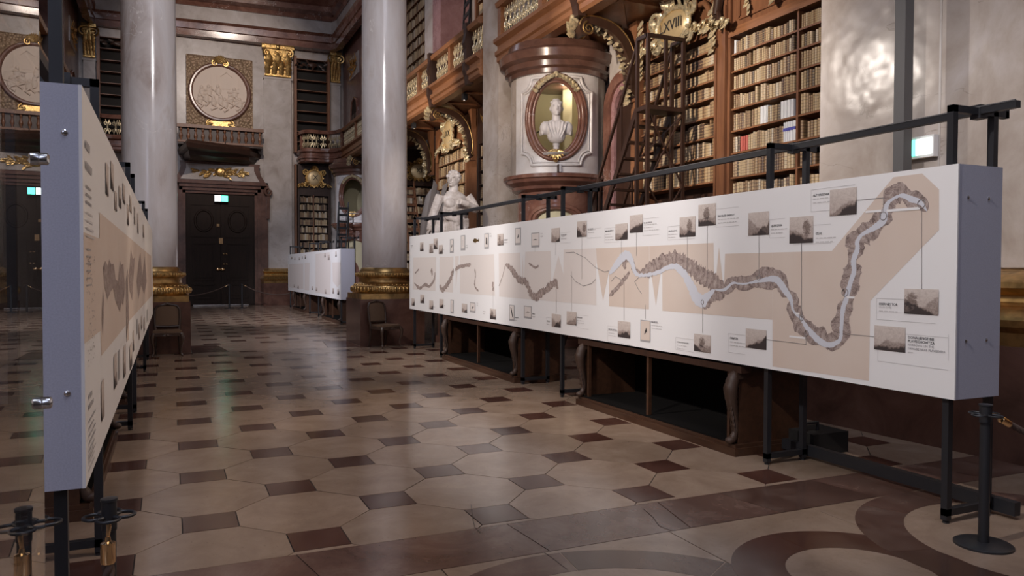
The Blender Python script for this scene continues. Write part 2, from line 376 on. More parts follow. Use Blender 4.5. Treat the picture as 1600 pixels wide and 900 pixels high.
M['sq'] = tilemat('brown_marble_tile', [(.3,(.052,.021,.015)),(.6,(.082,.036,.026)),(.8,(.115,.058,.043))], .16, .3)
M['slab'] = tilemat('brown_border_stone', [(.3,(.070,.036,.027)),(.5,(.112,.062,.047)),(.7,(.165,.108,.085))], .17, .5)
M['grout'] = newmat('dark_grout', (.035,.025,.020), .7)
def bookmat(name, island):
    m = newmat(name, rough=.5); t = NT(m)
    r = t.t.nodes.new('ShaderNodeNewGeometry').outputs['Random Per Island'] if island else t.rnd()
    base = t.ramp(r, [(0,(.22,.13,.07)),(.14,(.42,.30,.17)),(.28,(.075,.045,.032)),(.38,(.50,.37,.22)),(.52,(.27,.16,.085)),(.64,(.56,.44,.30)),(.76,(.11,.06,.045)),(.84,(.36,.24,.14)),(.94,(.60,.52,.42))], 'CONSTANT')
    if island:
        z = t.t.nodes.new('ShaderNodeSeparateXYZ'); t.l(t.pos(), z.inputs[0]); ph = t.math('MULTIPLY', z.outputs[2], 19)
    else:
        z = t.t.nodes.new('ShaderNodeSeparateXYZ'); t.l(t.coord('Generated'), z.inputs[0]); ph = t.math('MULTIPLY', z.outputs[2], 6)
    fr = t.math('FRACT', ph); band = t.math('LESS_THAN', fr, .20); lab = t.math('LESS_THAN', t.math('ABSOLUTE', t.math('SUBTRACT', fr, .55)), .16)
    nz = t.math('GREATER_THAN', t.noise(t.pos(), 75, 2), .50)
    c = t.mix(t.math('MULTIPLY', lab, t.math('MULTIPLY', nz, .6)), base, (.50,.36,.17)); c = t.mix(t.math('MULTIPLY', band, .55), c, (.05,.028,.018))
    t.color(c); return m
M['book'] = bookmat('leather_spines', False); M['books'] = bookmat('leather_spines_rows', True)
M['wbook'] = newmat('white_binding', (.72,.72,.74), .5); M['rbook'] = newmat('red_binding', (.42,.06,.04), .5); M['blue'] = newmat('blue_label', (.10,.10,.42), .5)
m = newmat('sculpture_marble', (.66,.60,.56), .45); t = NT(m)
t.color(t.ramp(t.noise(t.pos(), 5, 5, .7), [(.3,(.40,.33,.28)),(.55,(.66,.59,.55)),(.75,(.75,.71,.69))])); M['statue'] = m
M['bust'] = newmat('bust_marble', (.70,.67,.68), .4)
M['plaster'] = newmat('cream_plaster', (.56,.50,.33), .8)
M['uph'] = newmat('brown_upholstery', (.13,.075,.042), .8); M['chairwood'] = newmat('carved_chair_wood', (.055,.032,.022), .3)
m = newmat('rope_fibre', (.085,.052,.040), .85); M['rope'] = m
m = newmat('clear_glass', (.93,.95,.95), .0); t = NT(m); t.b.inputs['Transmission Weight'].default_value = 1; t.b.inputs['IOR'].default_value = 1.5; M['glass'] = m
def emit(name, c, st):
    m = newmat(name, c, .5); b = m.node_tree.nodes['Principled BSDF']; b.inputs['Emission Color'].default_value = (*c,1); b.inputs['Emission Strength'].default_value = st; return m
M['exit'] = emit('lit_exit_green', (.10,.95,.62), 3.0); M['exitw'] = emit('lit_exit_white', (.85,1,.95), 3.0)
m = newmat('relief_cream', (.74,.62,.52), .6); M['relief'] = m
m = newmat('gilt_damask', (.34,.22,.11), .5, .35); t = NT(m); p = t.pos()
v = t.n('ShaderNodeTexVoronoi', Scale=9); t.l(p, v.inputs[0]); t.color(t.ramp(v.outputs[0], [(.1,(.50,.37,.23)),(.45,(.25,.165,.10))])); t.bump(v.outputs[0], .8, .05); M['damask'] = m

AX = 2.05
def mx(x): return 2*AX-x
XR = 4.5566; XL = -.2948            # front faces of the long display panels
ZT = 2.3287; ZB = .8248; YN = 3.27; YF = 15.40
YE = 36.3                           # end wall

# ================================================================== FLOOR
fl = struct(MB().box(-6, -3, -.16, 10.6, 37, -.006).build('floor', M['grout']))
TX, TY, PX_, PY_, HS = .2251, 5.3039, .5895, .5974, .1674
G = .0036
def clip(poly, x0, x1, y0, y1):
    for ax, lim, sg in ((0,x0,1),(0,x1,-1),(1,y0,1),(1,y1,-1)):
        out = []
        for i in range(len(poly)):
            a = poly[i]; b = poly[(i+1)%len(poly)]; da = (a[ax]-lim)*sg; db = (b[ax]-lim)*sg
            if da >= 0: out.append(a)
            if da*db < 0:
                k = da/(da-db); out.append((a[0]+(b[0]-a[0])*k, a[1]+(b[1]-a[1])*k))
        poly = out
        if len(poly) < 3: return []
    return poly
s_, g_ = HS, G
OCT = [(-PX_+s_+g_,-s_+g_*.4),(-PX_+s_+g_,s_-g_*.4),(-s_+g_*.4,PY_-s_-g_),(s_-g_*.4,PY_-s_-g_),(PX_-s_-g_,s_-g_*.4),(PX_-s_-g_,-s_+g_*.4),(s_-g_*.4,-PY_+s_+g_),(-s_+g_*.4,-PY_+s_+g_)]
SQ = [(-s_+g_,-s_+g_),(s_-g_,-s_+g_),(s_-g_,s_-g_),(-s_+g_,s_-g_)]
me_oct = MB().prism(OCT, -.02, 0).mesh('octagon_tile'); me_oct.materials.append(M['oct'])
me_sq = MB().prism(SQ, -.02, 0).mesh('square_tile'); me_sq.materials.append(M['sq'])
tiles = []
for (x0,x1,y0,y1) in ((-2.62,7.0,4.495,16.10),(-.95,5.35,17.62,36.25)):
    for i in range(-8, 14):
        for j in range(-4, 56):
            cx, cy = TX+i*PX_, TY+j*PY_; odd = (i+j) % 2
            poly = OCT if odd else SQ; w = clip([(cx+p[0],cy+p[1]) for p in poly], x0, x1, y0, y1)
            if len(w) < 3: continue
            full = x0 < cx-PX_ and cx+PX_ < x1 and y0 < cy-PY_ and cy+PY_ < y1
            if not odd: full = x0 < cx-s_ and cx+s_ < x1 and y0 < cy-s_ and cy+s_ < y1
            tiles.append((odd, cx, cy, full, w))
for odd in (1, 0):
    L = sorted([q for q in tiles if q[0] == odd], key=lambda q: q[1]**2+q[2]**2)
    nm = 'octagon_tile' if odd else 'square_tile'; rest = MB()
    for k, (o_, cx, cy, full, w) in enumerate(L):
        dz = random.uniform(-.0006, .0006)
        if k < 298:
            if full: inst(me_oct if odd else me_sq, nm, fl, (cx,cy,dz))
            else: MB().prism(w, -.02, dz).build(nm, M['oct'] if odd else M['sq'], fl)
        else: rest.prism(w, -.02, dz)
    if rest.v: rest.build(nm+'s_far', M['oct'] if odd else M['sq'], fl)['kind'] = 'stuff'
for pts in ([(736,788),(739,812),(742,824),(752,834)],[(1005,795),(1020,808),(1030,822),(1048,829)],[(850,863),(868,876),(886,890)]):
    P = [onz(a,b,0) for a,b in pts]; g = MB()
    for a,b in zip(P[:-1],P[1:]): g.bar((a.x,a.y,.0012),(b.x,b.y,.0012),.0035,.0006)
    g.build('crack', M['grout'], fl)
# border slabs across the hall in front of the oval, with slanted joints
xs = [-2.6,-.6,.75,2.02,3.03,3.78,4.7,5.9,7.0]
for k in range(len(xs)-1):
    sl = [(.0,.0),(.06,.02),(.05,.0),(.02,.0),(-.06,.05),(.05,.04),(.05,.0),(.04,.0),(0,0)]
    a, b = xs[k], xs[k+1]; ta = sl[k][0]*2; tb = sl[k+1][0]*2
    MB().prism([(a+G,3.955),(b-G,3.955),(b-G-tb,4.49),(a+G-ta,4.49)], -.02, random.uniform(-.0005,.0005)).build('border_slab', M['slab'], fl)
# field slabs of the oval and the interlaced ring inlay
for x0,x1 in ((-2.6,-.4),(-.4,1.35),(1.35,2.86),(2.86,4.05),(4.05,5.6),(5.6,7.0)):
    MB().prism([(x0+G,.6),(x1-G,.6),(x1-G,3.95),(x0+G,3.95)], -.02, -.001).build('field_slab', M['oct'], fl)
def ringset(c, r0, r1, z, n, ph, mat, disc):
    for k in range(n):
        a0 = ph+2*PI*k/n+.004; a1 = ph+2*PI*(k+1)/n-.004
        MB().ring(c, r0, r1, -.015, z, a0, a1, 10).build('ring_slab', mat, fl)
    if disc: MB().lathe([(r0-.003,-.015),(r0-.003,z)], 48, (c[0],c[1],0)).build('disc_slab', M['oct'], fl)
ringset((1.93,2.84), .80, 1.075, .0005, 7, .55, M['slab'], True)
ringset((3.42,2.96), .40, .69, .0012, 5, .3, M['sq'], True)
ringset((4.88,2.87), .79, 1.08, .0018, 7, .2, M['slab'], False)
MB().lathe([(.785,-.015),(.785,.0005)], 48, (4.88,2.87,0)).build('disc_slab', M['oct'], fl)
# threshold slabs between the columns
MB().prism([(.38,16.11),(.38,17.6),(.9,17.6),(1.05,16.11)], -.02, 0).build('border_slab', M['sq'], fl)
MB().prism([(1.06,16.11),(.91,17.6),(3.15,17.6),(3.0,16.11)], -.02, 0).build('border_slab', M['oct'], fl)
MB().prism([(3.01,16.11),(3.16,17.6),(3.68,17.6),(3.68,16.11)], -.02, 0).build('border_slab', M['sq'], fl)
for (x0,x1,y0,y1) in ((-6,-2.63,.6,16.1),(7.01,10.5,.6,16.1),(-6,-.96,17.63,36.3),(5.36,10.5,17.63,36.3),(-6,.37,16.11,17.62),(3.69,10.5,16.11,17.62)):
    MB().box(x0,y0,-.02,x1,y1,-.001).build('edge_slab', M['oct'], fl)

# ================================================================== WALLS
XW = 8.86
wr = struct(MB().box(XW,-3,0,XW+.3,25.95,14.6).build('wall_right', M['wallm']))
wa = struct(MB().box(XW,25.96,0,9.75,26.2,14.6).box(9.76,26,0,10,30,14.6).box(8.9,29.95,0,9.75,30.2,14.6).box(XW,30.2,0,XW+.3,36.29,14.6).build('wall_alcove', M['wallm']))
wl = struct(MB().box(mx(XW)-.3,-3,0,mx(XW),36.6,14.6).build('wall_left', M['wallm']))
we = struct(MB().box(mx(XW)-.3,YE,0,XW+.3,YE+.4,15.5).build('wall_end', M['wallm']))
wb = struct(MB().box(mx(XW)-.3,-3.4,0,XW+.3,-3,14.6).build('wall_back', M['wallm']))
cl = struct(MB().box(mx(XW)-.3,16.5,15.5,10,36.7,15.8).build('ceiling', M['wallm']))

# entablature along end wall and wing sides (marble frieze between brown mouldings)
def entab(nm, path):
    root = struct(MB().sweep([(0,11.70),(-.28,11.70),(-.30,11.95),(-.36,11.97),(-.37,12.22),(-.46,12.30),(0,12.30)], path).build(nm, M['red_m'], None, 30))
    MB().sweep([(0,12.30),(-.27,12.30),(-.27,12.97),(0,12.97)], path).build('frieze', M['wallm'], root)
    MB().sweep([(0,12.97),(-.32,12.97),(-.38,13.12),(-.55,13.2),(-.58,13.40),(-.82,13.55),(-.9,13.85),(-1.0,13.95),(0,14.0)], path).build('cornice', M['red_m'], root, 30)
pth = [(7.25,17.7),(7.25,35.2),(6.9,YE+.02),(mx(6.9),YE+.02),(mx(7.25),35.2),(mx(7.25),17.7)]
entab('trim_1', pth)
# upper walls of the wing above the galleries
for sg in (1,-1):
    f_ = (lambda x: x) if sg > 0 else mx
    a, b = sorted((f_(7.5), f_(8.86)))
    struct(MB().box(a,31.6,6.95,b,YE,14.0).build('trim_2' if sg>0 else 'trim_3', M['pink_m']))

M['umber'] = marble('umber_marble', [(.3,(.12,.055,.045)),(.6,(.21,.11,.09))], 2, .3)
for o_ in [q for q in bpy.data.objects if q.name in ('trim_2','trim_3')]:
    o_.data.materials[0] = M['umber']; sg = 1 if o_.name == 'trim_2' else -1; xw = 7.5 if sg > 0 else mx(7.5)
    arch = [(33.15,6.96),(34.35,6.96),(34.35,8.7),(34.2,9.05),(33.75,9.2),(33.3,9.05),(33.15,8.7)]
    MB().prism(arch, *sorted((xw-sg*.03,xw)), 'x').build('arched_door', M['door'], o_)
    for z0,z1 in ((7.1,7.7),(7.85,8.5)):
        for y0 in (33.25,33.8): MB().box(*[v for v in (min(xw-sg*.05,xw-sg*.03),y0,z0,max(xw-sg*.05,xw-sg*.03),y0+.45,z1)]).build('door_panel', M['dwood'], o_)
    MB().tube([(xw-sg*.03,y_,z_) for y_,z_ in arch[1:]+[arch[0]]],.06,6).build('arch_moulding', M['red_m'], o_)
    MB().box(min(xw-sg*.03,xw),33.0,10.15,max(xw-sg*.03,xw),34.9,11.1).build('plaque', M['wallm'], o_)
    g = MB(); random.seed(6)
    for k in range(18): g.leaf((xw-sg*.04,33.95+random.uniform(-.6,.6),10.62+random.uniform(-.25,.25)),(0,random.uniform(-1,1),random.uniform(-.6,.8)),(-sg,0,0),.4,.16,.3,2)
    g.build('gilded_foliage', M['gold'], o_, 50)

# ================================================================== COLUMNS, PIERS, PILASTERS
def bumpy(n, amp): return lambda r, z, a, j: r+amp*abs(math.sin(n*a/2))*(1 if (j % 3 == 1) else .25)
BASEP = [(.66,1.10),(.70,1.12),(.735,1.17),(.74,1.22),(.715,1.28),(.655,1.31),(.62,1.32),(.575,1.36),(.565,1.42),(.575,1.46),(.60,1.47),(.63,1.49),(.64,1.53),(.615,1.575),(.55,1.59),(.535,1.64),(.505,1.68)]
def column(x, y, lab):
    t = thing('marble_column', lab, 'column', (x,y,0), 'great columns at the wing opening')
    MB().lathe([(.50,1.66),(.503,3),(.50,6),(.485,9.5),(.455,13.2),(.43,14.5)], 56, (x,y,0)).build('shaft', M['col'], t, 40)
    g = MB().lathe(BASEP, 72, (x,y,0)); g.build('base_moulding', M['goldband'], t, 35)
    o = MB()
    for k in range(46):
        a = 2*PI*k/46; o.ball((x+.730*math.cos(a), y+.730*math.sin(a), 1.21), (.033,.033,.062), 8, 6); o.leaf((x+.74*math.cos(a+.068),y+.74*math.sin(a+.068),1.27),(0,0,-1),(math.cos(a),math.sin(a),0),.11,.035,.1,1)
    for k in range(60):
        a = 2*PI*k/60; o.ball((x+.633*math.cos(a), y+.633*math.sin(a), 1.53), (.022,.022,.036), 6, 5)
    for k in range(44):
        a = 2*PI*k/44; o.ball((x+.665*math.cos(a), y+.665*math.sin(a), 1.305), (.022,.022,.022), 6, 5)
    o.build('egg_and_dart_ornament', M['gold'], t, 60)
    MB().box(x-.69,y-.69,1.0,x+.69,y+.69,1.115).build('gold_band', M['goldband'], t)
    MB().box(x-.715,y-.715,0,x+.715,y+.715,1.0).build('plinth', M['brown_m'], t)
    return t
column(-.36, 16.88, 'tall grey marble column with gilded base left of the door')
column(4.41, 16.88, 'tall grey marble column with gilded base right of the door')

def goldbase(poly, t, inset=.0, z0=1.0):
    """gilded attic base swept round a plan polygon (counter-clockwise)"""
    x0_, y0_ = poly[0]; x1_, y1_ = poly[2]
    P = [(x1_,y1_),(x0_,y1_),(x0_,y0_),(x1_,y0_)] if x0_ > 2 else [(x0_,y0_),(x1_,y0_),(x1_,y1_),(x0_,y1_)]
    prof = [(-.02,1.115),(.20,1.115),(.235,1.17),(.24,1.23),(.20,1.30),(.13,1.33),(.08,1.37),(.075,1.43),(.11,1.47),(.145,1.50),(.145,1.55),(.10,1.60),(.04,1.64),(-.02,1.68)]
    MB().sweep(prof, P).build('base_moulding', M['goldband'], t, 35)
    MB().sweep([(-.02,1.0),(.19,1.0),(.19,1.115),(-.02,1.115)], P).build('gold_band', M['goldband'], t)
    o = MB(); m = len(P)
    for i in range(m-1):
        a = Vector(P[i]); b = Vector(P[(i+1)%m]); d = (b-a); L = d.length; d.normalize(); r = Vector((d.y,-d.x)); n = max(2,int(L/.14))
        for k in range(n+1):
            q = a+d*(L*k/n)+r*.235; o.ball((q.x,q.y,1.21), (.045,.045,.07), 6, 5)
            q = a+d*(L*k/n)+r*.14; o.ball((q.x,q.y,1.525), (.03,.03,.045), 6, 5)
    o.build('egg_and_dart_ornament', M['gold'], t, 60)
    MB().sweep([(-.02,0),(.215,0),(.215,1.0),(-.02,1.0)], P).build('plinth', M['brown_m'], t)
def rect(x0,y0,x1,y1): return [(x0,y0),(x1,y0),(x1,y1),(x0,y1)]
def pier(x0,y0,x1,y1,lab,z1=14.5):
    t = thing('marble_pier', lab, 'pier', ((x0+x1)/2,(y0+y1)/2,0))
    MB().box(x0,y0,1.6,x1,y1,z1).build('shaft', M['pier'], t); goldbase(rect(x0,y0,x1,y1), t)
    return t
p1 = pier(7.08,-.4,8.84,6.84,'broad warm grey marble pier beside the near bookcase')
for y in (5.28,1.2): MB().box(7.066,y-.012,1.68,7.08,y+.012,14.5).build('joint_strip', M['wallm'], p1)
MB().box(7.06,1.25,1.68,7.082,5.26,14.5).build('face_panel', M['pier'], p1)
pier(7.08,16.62,8.84,17.6,'slender pale marble pier beside the niche with the bust')
pier(mx(8.7),16.62,mx(7.08),17.6,'marble pier on the left behind the near display panel')

def capital(x0, x1, yf, z0, z1, parent, dep=.16):
    """gilded Corinthian pilaster capital on a face looking towards -y"""
    w = x1-x0; cx = (x0+x1)/2; H = z1-z0; g = MB()
    g.prism([(x0+.05*w,z0),(x1-.05*w,z0),(x1,z1-.12*H),(x0,z1-.12*H)], yf-dep*.5, yf+.03, 'y')
    g.box(x0-.08*w,yf-dep*1.3,z1-.11*H,x1+.08*w,yf+.03,z1)
    g.tube([(x0+.02*w,yf-dep*.5,z0+.02*H),(x1-.02*w,yf-dep*.5,z0+.02*H)], .035*H, 6)
    for row,(n,zz,L) in enumerate(((4,z0+.03*H,.50*H),(3,z0+.30*H,.46*H))):
        for k in range(n):
            xx = x0+w*(k+.5)/n; g.leaf((xx,yf-dep*.45,zz), (0,0,1), (0,-1,0), L, w/n*1.05, .42)
    for sg in (-1,1):
        g.volute((cx+sg*w*.40,yf-dep*.9,z1-.24*H), (sg,-.35,0), (0,0,1), .15*H, .035*H, 1.5, start=PI/2, sgn=-1)
        g.volute((cx+sg*w*.10,yf-dep*.8,z1-.26*H), (-sg,0,0), (0,0,1), .09*H, .025*H, 1.3, start=PI/2, sgn=-1)
    g.ball((cx,yf-dep*1.2,z1-.05*H), (.09*w,.06,.08*H), 8, 6); g.ball((cx,yf-dep*1.0,z1-.30*H), (.06*w,.05,.10*H), 8, 6)
    g.build('gilded_capital', M['gold'], parent, 50)
def pilaster(x0, x1, lab, grp=None, dep=.22, caponly=False):
    t = thing('marble_pilaster', lab, 'pilaster', ((x0+x1)/2,YE-.1,0), grp)
    MB().box(x0,YE-dep,1.66,x1,YE-.002,10.28).box(x0-.03,YE-dep-.03,10.22,x1+.03,YE-.002,10.34).build('shaft', M['wallm'], t)
    capital(x0,x1,YE-dep,10.34,11.70,t)
    P = [(x0,YE-.002),(x0,YE-dep),(x1,YE-dep),(x1,YE-.002)]
    kf = 1 if x1-x0 > .8 else .05
    MB().sweep([(a_*kf if a_ > 0 else a_,b_) for a_,b_ in [(-.02,1.115),(.2,1.115),(.24,1.2),(.2,1.3),(.08,1.36),(.08,1.43),(.145,1.5),(.145,1.55),(.04,1.66),(-.02,1.68)]], P).build('base_moulding', M['gold'], t, 35)
    MB().sweep([(-.02,1.0),(.19*kf,1.0),(.19*kf,1.115),(-.02,1.115)], P).build('gold_band', M['goldband'], t)
    MB().sweep([(-.02,0),(.215*kf,0),(.215*kf,1.0),(-.02,1.0)], P).build('plinth', M['brown_m'], t)
pilaster(3.90,5.10,'marble pilaster with gilded capital right of the great door')
pilaster(mx(5.10),mx(3.90),'marble pilaster with gilded capital left of the great door')
pilaster(6.86,7.32,'narrow marble pilaster with gilded capital in the far right corner')
pilaster(mx(7.32),mx(6.86),'narrow marble pilaster with gilded capital in the far left corner')

# ================================================================== GREAT DOOR AND OVERDOOR
dr = struct(MB().box(.62,YE-.10,0,3.48,YE,4.95).build('door_1', M['door']))
for sg in (-1,1):
    xa, xb = (.68,2.03) if sg < 0 else (2.07,3.42)
    leaf = MB().box(xa,YE-.16,.06,xb,YE-.10,4.90).build('door_leaf', M['door'], dr)
    def panel(z0,z1):
        p = MB(); x0, x1 = xa+.24, xb-.24
        p.sweep([(-.03,0),(.03,0),(.0,.05)], [(0,0),(1,0)]) if False else None
        for a,b in (((x0,z0),(x1,z0)),((x1,z0),(x1,z1)),((x1,z1),(x0,z1)),((x0,z1),(x0,z0))):
            p.bar((a[0],YE-.165,a[1]),(b[0],YE-.165,b[1]), .07, .05, (0,-1,0))
        p.box(x0+.1,YE-.19,z0+.1,x1-.1,YE-.15,z1-.1); p.build('door_panel', M['door'], leaf)
    panel(.35,.95); panel(1.15,2.75)
    cx = (xa+xb)/2; p = MB(); p.tube([(cx+.36*math.cos(a),YE-.17,3.75+.46*math.sin(a)) for a in [2*PI*k/28 for k in range(29)]], .05, 6)
    p.lathe([(.30,0),(.28,.012),(.001,.014)],24) if False else p.ball((cx,YE-.15,3.75), (.28,.016,.38), 20, 8); p.build('oval_door_panel', M['door'], leaf, 40)
    p = MB()
    for a,b in (((xa+.16,3.05),(xb-.16,3.05)),((xb-.16,3.05),(xb-.16,4.45)),((xb-.16,4.45),(xa+.16,4.45)),((xa+.16,4.45),(xa+.16,3.05))):
        p.bar((a[0],YE-.165,a[1]),(b[0],YE-.165,b[1]), .05, .04, (0,-1,0))
    p.build('door_moulding', M['door'], leaf)
g = MB(); g.ball((1.93,YE-.2,1.62), (.10,.05,.07), 10, 7); g.ball((2.12,YE-.2,1.62), (.10,.05,.07), 10, 7); g.box(1.97,YE-.2,2.75,2.13,YE-.16,3.0); g.box(1.88,YE-.2,3.5,2.0,YE-.16,3.62); g.build('brass_lock', M['brass'], dr, 40)
for z in (1.85,2.3): MB().ball((2.16,YE-.19,z),(.05,.04,.03),8,5).ball((2.28,YE-.19,z),(.05,.04,.03),8,5).build('brass_stud', M['brass'], dr, 40)
MB().box(.9,YE-.17,.02,3.2,YE-.1,.055).build('light_gap', M['chrome'], dr)
# frame of dark marble with moulded steps
fr = struct(MB().sweep([(0,0),(0,0)],[(0,0),(0,1)]).build('trim_4', M['brown_m'])) if False else None
f4 = MB()
for k,(o_,d_) in enumerate(((0,.16),(.12,.24),(.26,.32))):
    x0, x1, zt = .62-o_, 3.48+o_, 4.95+o_
    w = .14 if k < 2 else .30
    f4.box(x0-w,YE-d_,0,x0,YE,zt+w).box(x1,YE-d_,0,x1+w,YE,zt+w).box(x0-w,YE-d_,zt,x1+w,YE,zt+w)
f4.box(-.05,YE-.42,0,.35,YE,.9).box(3.75,YE-.42,0,4.15,YE,.9)
fr = struct(f4.build('trim_4', M['brown_m']))
# flared overdoor with gilded relief
prof = [(.30,5.42),(.42,5.62),(.52,5.95),(.55,6.2),(.46,6.32),(mx(.46),6.32),(mx(.55),6.2),(mx(.52),5.95),(mx(.42),5.62),(mx(.30),5.42)]
prof = [(.02,5.36),(.18,5.5),(.36,5.8),(.44,6.1),(.40,6.3),(mx(.40),6.3),(mx(.44),6.1),(mx(.36),5.8),(mx(.18),5.5),(mx(.02),5.36)]
od = MB().prism(prof, YE-.40, YE, 'y').build('overdoor', M['brown_m'], fr)
MB().prism([(.42,5.52),(.56,5.75),(.66,6.0),(.66,6.2),(mx(.66),6.2),(mx(.66),6.0),(mx(.56),5.75),(mx(.42),5.52)], YE-.43, YE-.39, 'y').build('overdoor_panel', M['wallm'], fr)
g = MB(); random.seed(3)
for k in range(46):
    u = random.uniform(-1,1); x = AX+u*1.05; z = 5.86+random.uniform(-.16,.17)*(1.05-abs(u))
    a = random.uniform(-1,1)*.9+(0 if u > 0 else PI); g.leaf((x,YE-.43,z), (math.cos(a),0,math.sin(a)), (0,-1,0), random.uniform(.2,.34), .13, .35, 2)
g.ball((AX,YE-.44,5.88),(.26,.08,.2),12,8); g.build('gilded_foliage', M['gold'], fr, 50)
for sg in (-1,1):
    g = MB(); g.volute((AX+sg*2.02,YE-.42,5.1),(-sg,0,0),(0,0,1),.20,.07,1.4,start=PI/2,sgn=-1); g.bar((AX+sg*1.98,YE-.36,3.9),(AX+sg*2.0,YE-.36,5.0),.14,.14); g.build('scroll_console', M['brown_m'], fr, 50)

# balcony above the door
bal = thing('door_balcony', 'dark wooden balcony with pale balusters above the great door', 'balcony', (AX,YE,6.3))
MB().sweep([(0,6.30),(.30,6.30),(.42,6.42),(.46,6.55),(.62,6.62),(.66,6.80),(.55,6.86),(.52,6.98),(0,6.98)], [(.97,YE-.002),(.97,YE-.35),(mx(.97),YE-.35),(mx(.97),YE-.002)]).build('corbelled_base', M['dwood'], bal, 30)
MB().box(.34,YE-.85,6.96,mx(.34),YE,7.05).build('deck', M['dwood'], bal)
MB().box(.32,YE-.90,7.03,mx(.32),YE-.78,7.12).build('bottom_rail', M['wood'], bal); MB().box(.30,YE-.94,7.66,mx(.30),YE-.74,7.80).build('top_rail', M['wood'], bal)
MB().box(.34,YE-.80,7.1,mx(.34),YE-.78,7.7).build('panel', M['dwood'], bal)
vase = [(.03,0),(.045,.03),(.03,.06),(.07,.16),(.075,.22),(.045,.33),(.03,.40),(.05,.44),(.06,.48),(.035,.52),(.05,.56)]
mbal = MB().lathe(vase, 10).mesh('baluster', 50); mbal.materials.append(M['wood'])
for k in range(12): inst(mbal, 'baluster', bal, (.45+k*(mx(.45)-.45)/11, YE-.85, 7.11))
lt = thing('emergency_lamp', 'small white emergency lamp on the balcony over the door', 'lamp', (2.25,YE-.96,6.9))
MB().box(2.12,YE-1.0,6.86,2.42,YE-.9,6.95).build('housing', M['wbook'], lt); MB().tube([(2.27,YE-.95,6.95),(2.2,YE-.95,7.1),(2.3,YE-.95,7.2)], .01, 5).build('cable', M['black'], lt)
# square gilded relief panel with round picture
rp = thing('relief_medallion', 'round cream relief picture in a square gilded frame above the balcony', 'relief', (AX,YE,7.9))
MB().box(.70,YE-.10,7.88,3.41,YE,10.95).build('damask_field', M['damask'], rp)
g = MB()
for a,b in (((.70,7.88),(3.41,7.88)),((3.41,7.88),(3.41,10.95)),((3.41,10.95),(.70,10.95)),((.70,10.95),(.70,7.88))): g.bar((a[0],YE-.12,a[1]),(b[0],YE-.12,b[1]),.03,.03,(0,-1,0))
g.build('thin_gilt_border', M['damask'], rp)
RC = (2.06, 9.42); RR = 1.13
prof = [(RR-.02,.0),(RR,.10),(RR+.05,.15),(RR+.11,.15),(RR+.16,.10),(RR+.18,.03)]
g = MB(); n = 56; vs = []; fs = []
for r,d in prof:
    for i in range(n): a = 2*PI*i/n; vs.append((RC[0]+r*math.cos(a), YE-.10-d, RC[1]+r*math.sin(a)))
for j in range(len(prof)-1):
    for i in range(n): fs.append((j*n+i, j*n+(i+1)%n, (j+1)*n+(i+1)%n, (j+1)*n+i))
g.add(vs,fs).build('round_frame', M['red_m'], rp, 40)
g = MB(); g.add([(RC[0],YE-.13,RC[1])]+[(RC[0]+RR*math.cos(2*PI*i/n),YE-.13,RC[1]+RR*math.sin(2*PI*i/n)) for i in range(n)], [(0,i+1,(i+1)%n+1) for i in range(n)])
pic = g.build('relief_ground', M['relief'], rp)
random.seed(11); g = MB()
figs = [(-.8,-.05),(-.62,-.3),(-.5,0),(-.3,-.45),(-.1,.05),(0,-.4),(.2,-.5),(.42,-.3),(.62,-.02),(.72,-.4),(.85,-.45),(-.9,-.4)]
for (u,v) in figs:
    x, z = RC[0]+u*.95, RC[1]+v
    g.ball((x,YE-.15,z+.2),(.075,.05,.09),8,6); g.ball((x+.02,YE-.14,z),(.13,.05,.19),8,6); g.tube([(x,YE-.16,z+.08),(x+random.uniform(-.2,.2),YE-.17,z+random.uniform(-.05,.1)),(x+random.uniform(-.3,.3),YE-.16,z+random.uniform(0,.2))],.03,5)
    g.tube([(x,YE-.15,z-.12),(x+random.uniform(.1,.2),YE-.16,z-.22),(x+random.uniform(-.1,.2),YE-.15,z-.34)],.05,6)
g.build('carved_figures', M['relief'], rp, 50)
g = MB(); g.box(RC[0]+.08,YE-.15,RC[1]+.15,RC[0]+.42,YE-.12,RC[1]+.7).bar((RC[0]+.02,YE-.14,RC[1]+.72),(RC[0]+.26,YE-.14,RC[1]+.92),.05).bar((RC[0]+.5,YE-.14,RC[1]+.72),(RC[0]+.26,YE-.14,RC[1]+.92),.05)
for x in (-.1,-.35,.75): g.bar((RC[0]+x,YE-.14,RC[1]+.2),(RC[0]+x,YE-.14,RC[1]+.75),.06)
g.build('carved_canopy', M['relief'], rp)
g = MB()
for k in range(11):
    a = PI*.12+PI*.76*k/10; g.leaf((RC[0],YE-.27,RC[1]+RR+.12),(math.cos(a),0,math.sin(a)),(0,-1,0),.36,.15,.4,2)
for sg in (-1,1): g.volute((RC[0]+sg*.22,YE-.27,RC[1]+RR+.10),(sg,0,0),(0,0,1),.13,.035,1.4,start=PI/2,sgn=-1)
g.build('gilded_crest', M['gold'], rp, 50)
g = MB().box(RC[0]-.42,YE-.2,7.93,RC[0]+.42,YE-.1,8.14)
for sg in (-1,1):
    g.volute((RC[0]+sg*.45,YE-.2,8.04),(sg,0,0),(0,0,1),.13,.035,1.4,start=PI/2,sgn=-1); g.leaf((RC[0]+sg*.3,YE-.2,8.02),(sg,0,-.3),(0,-1,0),.35,.14,.3,2)
g.build('gilded_tablet', M['gold'], rp, 50)

